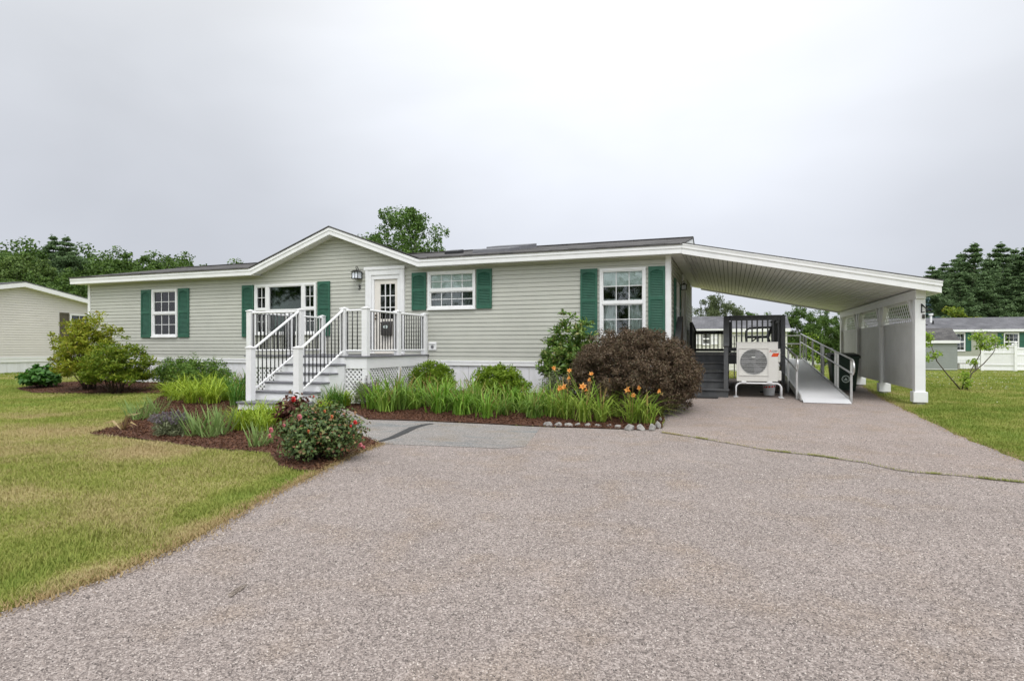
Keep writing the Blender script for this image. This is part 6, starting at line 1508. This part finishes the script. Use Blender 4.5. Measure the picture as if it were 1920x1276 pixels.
for i, (x, y, h) in enumerate([(362, 820, 64), (378, 818, 58), (395, 822, 66), (408, 818, 62), (425, 812, 58), (440, 800, 60)]):
    clump(('iris', i % 3), 'fan of stiff pale iris blades in the middle of the left bed', x, y, h, 'iris fans in the middle of the left bed', name='iris')
for i, (x, y, h) in enumerate([(478, 840, 52), (492, 838, 46), (504, 833, 40)]):
    clump(('iris', i % 3), 'small iris fan at the front edge of the left bed', x, y, h, 'small iris fans at the bed front', name='iris')
for i, (x, y, h) in enumerate([(246, 785, 40), (260, 790, 46), (274, 786, 44), (290, 780, 44), (303, 774, 40)]):
    clump(('iris', i % 3), 'bluish iris fan at the left tip of the left bed', x, y, h, 'iris fans at the left tip of the bed', name='iris')
# withered iris
q = G(232, 808); wt = thing('withered_iris', 'withered straw coloured iris at the left tip of the bed', 'plant', tuple(q)); mb = MB(); rr = random.Random(9)
for i in range(9):
    a = rr.uniform(-.6, 3.6); l = rr.uniform(.15, .42); h = rr.choice([.06, .1, .3]); e = q+Vector((math.cos(a)*l, -abs(math.sin(a))*l*.5, h)); m = q.lerp(e, .5)+Vector((0, 0, .10))
    w_ = Vector((0, .012, .012)); mb.face(q-w_*.8, q+w_*.8, m+w_, m-w_); mb.face(m-w_, m+w_, e)
mb.build('leaves', M['dead'], wt, fix=False)
def lavender(label, px, py, wpx, top, seed, name='lavender', spikes=110):
    t = shrub(name, label, px, py, wpx, top+12, LM['lav'], seed, .06, .2, 60, 40, .11, 1., .8, stems=6, up=.2)
    q = ORG[t]; d = depth(q); W_ = wpx*d/FPX; H = zat(top, d)-q.z; rr = random.Random(seed); mb = MB(); fl = []; rg = np.random.default_rng(seed)
    for i in range(spikes):
        a, r_ = rr.uniform(0, 6.28), math.sqrt(rr.uniform(0, 1))*W_*.55; h = H*rr.uniform(.8, 1.08)*(1-.25*(r_/(W_*.5))**2)
        e = Vector((q.x+math.cos(a)*r_, q.y+math.sin(a)*r_*.8, q.z+h)); b0 = q.lerp(e, .55); b0.z = q.z+h*.6
        fl += [tuple(b0.lerp(e, .55+.45*u)) for u in (.2, .45, .7, .9)]
        mb.tube([b0, e], .003, 4, False)
    mb.build('stalks', LM['lav'], t, fix=False)
    c = np.array(fl); p, dd = clump_pts(rg, c, np.full((len(c), 3), .016), 4, .6); np_mesh('flower_spikes', leaves(rg, p, dd, .022, .012), 4, LM['lavf'], t)
lavender('grey green lavender with dull purple spikes in the left bed', 318, 818, 76, 768, 91)
lavender('wispy grey lavender against the porch lattice right of the steps', 688, 760, 62, 706, 92, spikes=40)
# roses
def rose(label, px, py, wpx, top, mt, seed, blooms, nclump=70, per=34, leaf=.075):
    t = shrub('rose_bush', label, px, py, wpx, top, mt, seed, leaf, .62, nclump, per, .14, .9, .85, stems=16, shell=.55, up=.6, lump=.14)
    q = ORG[t]; d = depth(q); k = d/FPX; rr = random.Random(seed); rg = np.random.default_rng(seed)
    for x, y, r_, c in blooms:
        p = q+right3*((x-px)*k)+Vector((0, 0, (py-y)*k))-fw3*(wpx*k*.36*math.sqrt(max(0, 1-((x-px)/(wpx*.55))**2)))
        pts, nn = [], []
        for ring_, n in ((.25, 4), (.6, 6), (1., 8)):
            for i in range(n): a = 6.28*i/n+ring_*2; o = Vector((math.cos(a), -.5, math.sin(a))); pts.append(tuple(p+o*r_*k*ring_*.6)); nn.append(tuple(o*ring_+Vector((0, -.7, .5))))
        np_mesh('bloom', leaves(rg, np.array(pts), np.array(nn), r_*k*.75, r_*k*.65), 4, LM[c], t)
    return t
rose('small rose bush with reddish leaves and one red bloom before the steps', 556, 812, 72, 733, LM['rosered'], 101, [(561, 746, 6, 'petalred'), (592, 742, 3, 'petalred')], 50, 34)
rose('large rose bush with red and pink blooms at the bed corner', 604, 862, 172, 754, LM['rose'], 102,
     [(677, 786, 5, 'petalred'), (670, 792, 3, 'petalred'), (584, 774, 6, 'petalpink'), (509, 806, 6, 'petalpink'), (514, 814, 5, 'petalpink'), (685, 828, 5, 'petalpink'), (689, 833, 4, 'petalpink'), (640, 774, 4, 'petalorange'), (600, 800, 4, 'petalorange'), (553, 790, 4, 'petalpink'), (628, 764, 3, 'petalorange')], 190, 62, .045)
# ================================================================== EDGING STONES
def stone(px, py, wpx, hpx, seed):
    q = G(px, py); d = depth(q); k = d/FPX; rg = random.Random(seed); bm = bmesh.new(); bmesh.ops.create_icosphere(bm, subdivisions=3, radius=1)
    ax = [(Vector((rg.gauss(0, 1), rg.gauss(0, 1), rg.gauss(0, 1))).normalized(), rg.uniform(.55, .85)) for _ in range(10)]
    for v in bm.verts:
        c = v.co.copy()
        for n, h in ax:
            e = c.dot(n)-h
            if e > 0: c -= n*e*.85
        c *= 1+.04*math.sin(c.x*9+seed)*math.sin(c.y*8)
        v.co = Vector((c.x*wpx*k*.55, c.y*wpx*k*.45, c.z*hpx*k*.62))+Vector((0, 0, hpx*k*.32))
    a = rg.uniform(-.3, .3); bmesh.ops.rotate(bm, verts=bm.verts, cent=(0, 0, 0), matrix=Matrix.Rotation(a, 3, 'Z'))
    me = bpy.data.meshes.new('edging_stone'); bm.to_mesh(me); bm.free()
    o = link('edging_stone', me, None, M['stone']); o.location = q
    return o
sts = [(1095, 438, 48, 32), (1148, 440, 40, 28), (1205, 441, 56, 26), (1253, 442, 36, 24), (1306, 443, 40, 22), (1360, 445, 36, 20), (1417, 446, 36, 18), (1466, 452, 42, 24), (1525, 455, 56, 40), (1584, 456, 48, 38), (1645, 455, 40, 44), (1676, 440, 30, 50), (1690, 415, 18, 30), (1732, 420, 14, 12)]
for i, (x, y, wp, hp_) in enumerate(sts):
    o = stone(640+x/2.8235, 640+(y+hp_*.5)/2.8235-1, wp/2.8235, hp_/2.8235, i+3)
    lab = 'rounded grey stone in the row edging the orange daylilies'
    if i == 8: lab = 'larger grey stone near the right end of the edging row'
    if i in (10, 11): lab = ['tall pale stone standing at the right corner of the edging row', 'long pale stone leaning behind the corner of the edging row'][i-10]
    if i == 13: lab = 'small loose stone on the driveway beside the maroon bush'
    tag(o, lab, 'stone', 'edging stones of the right bed')
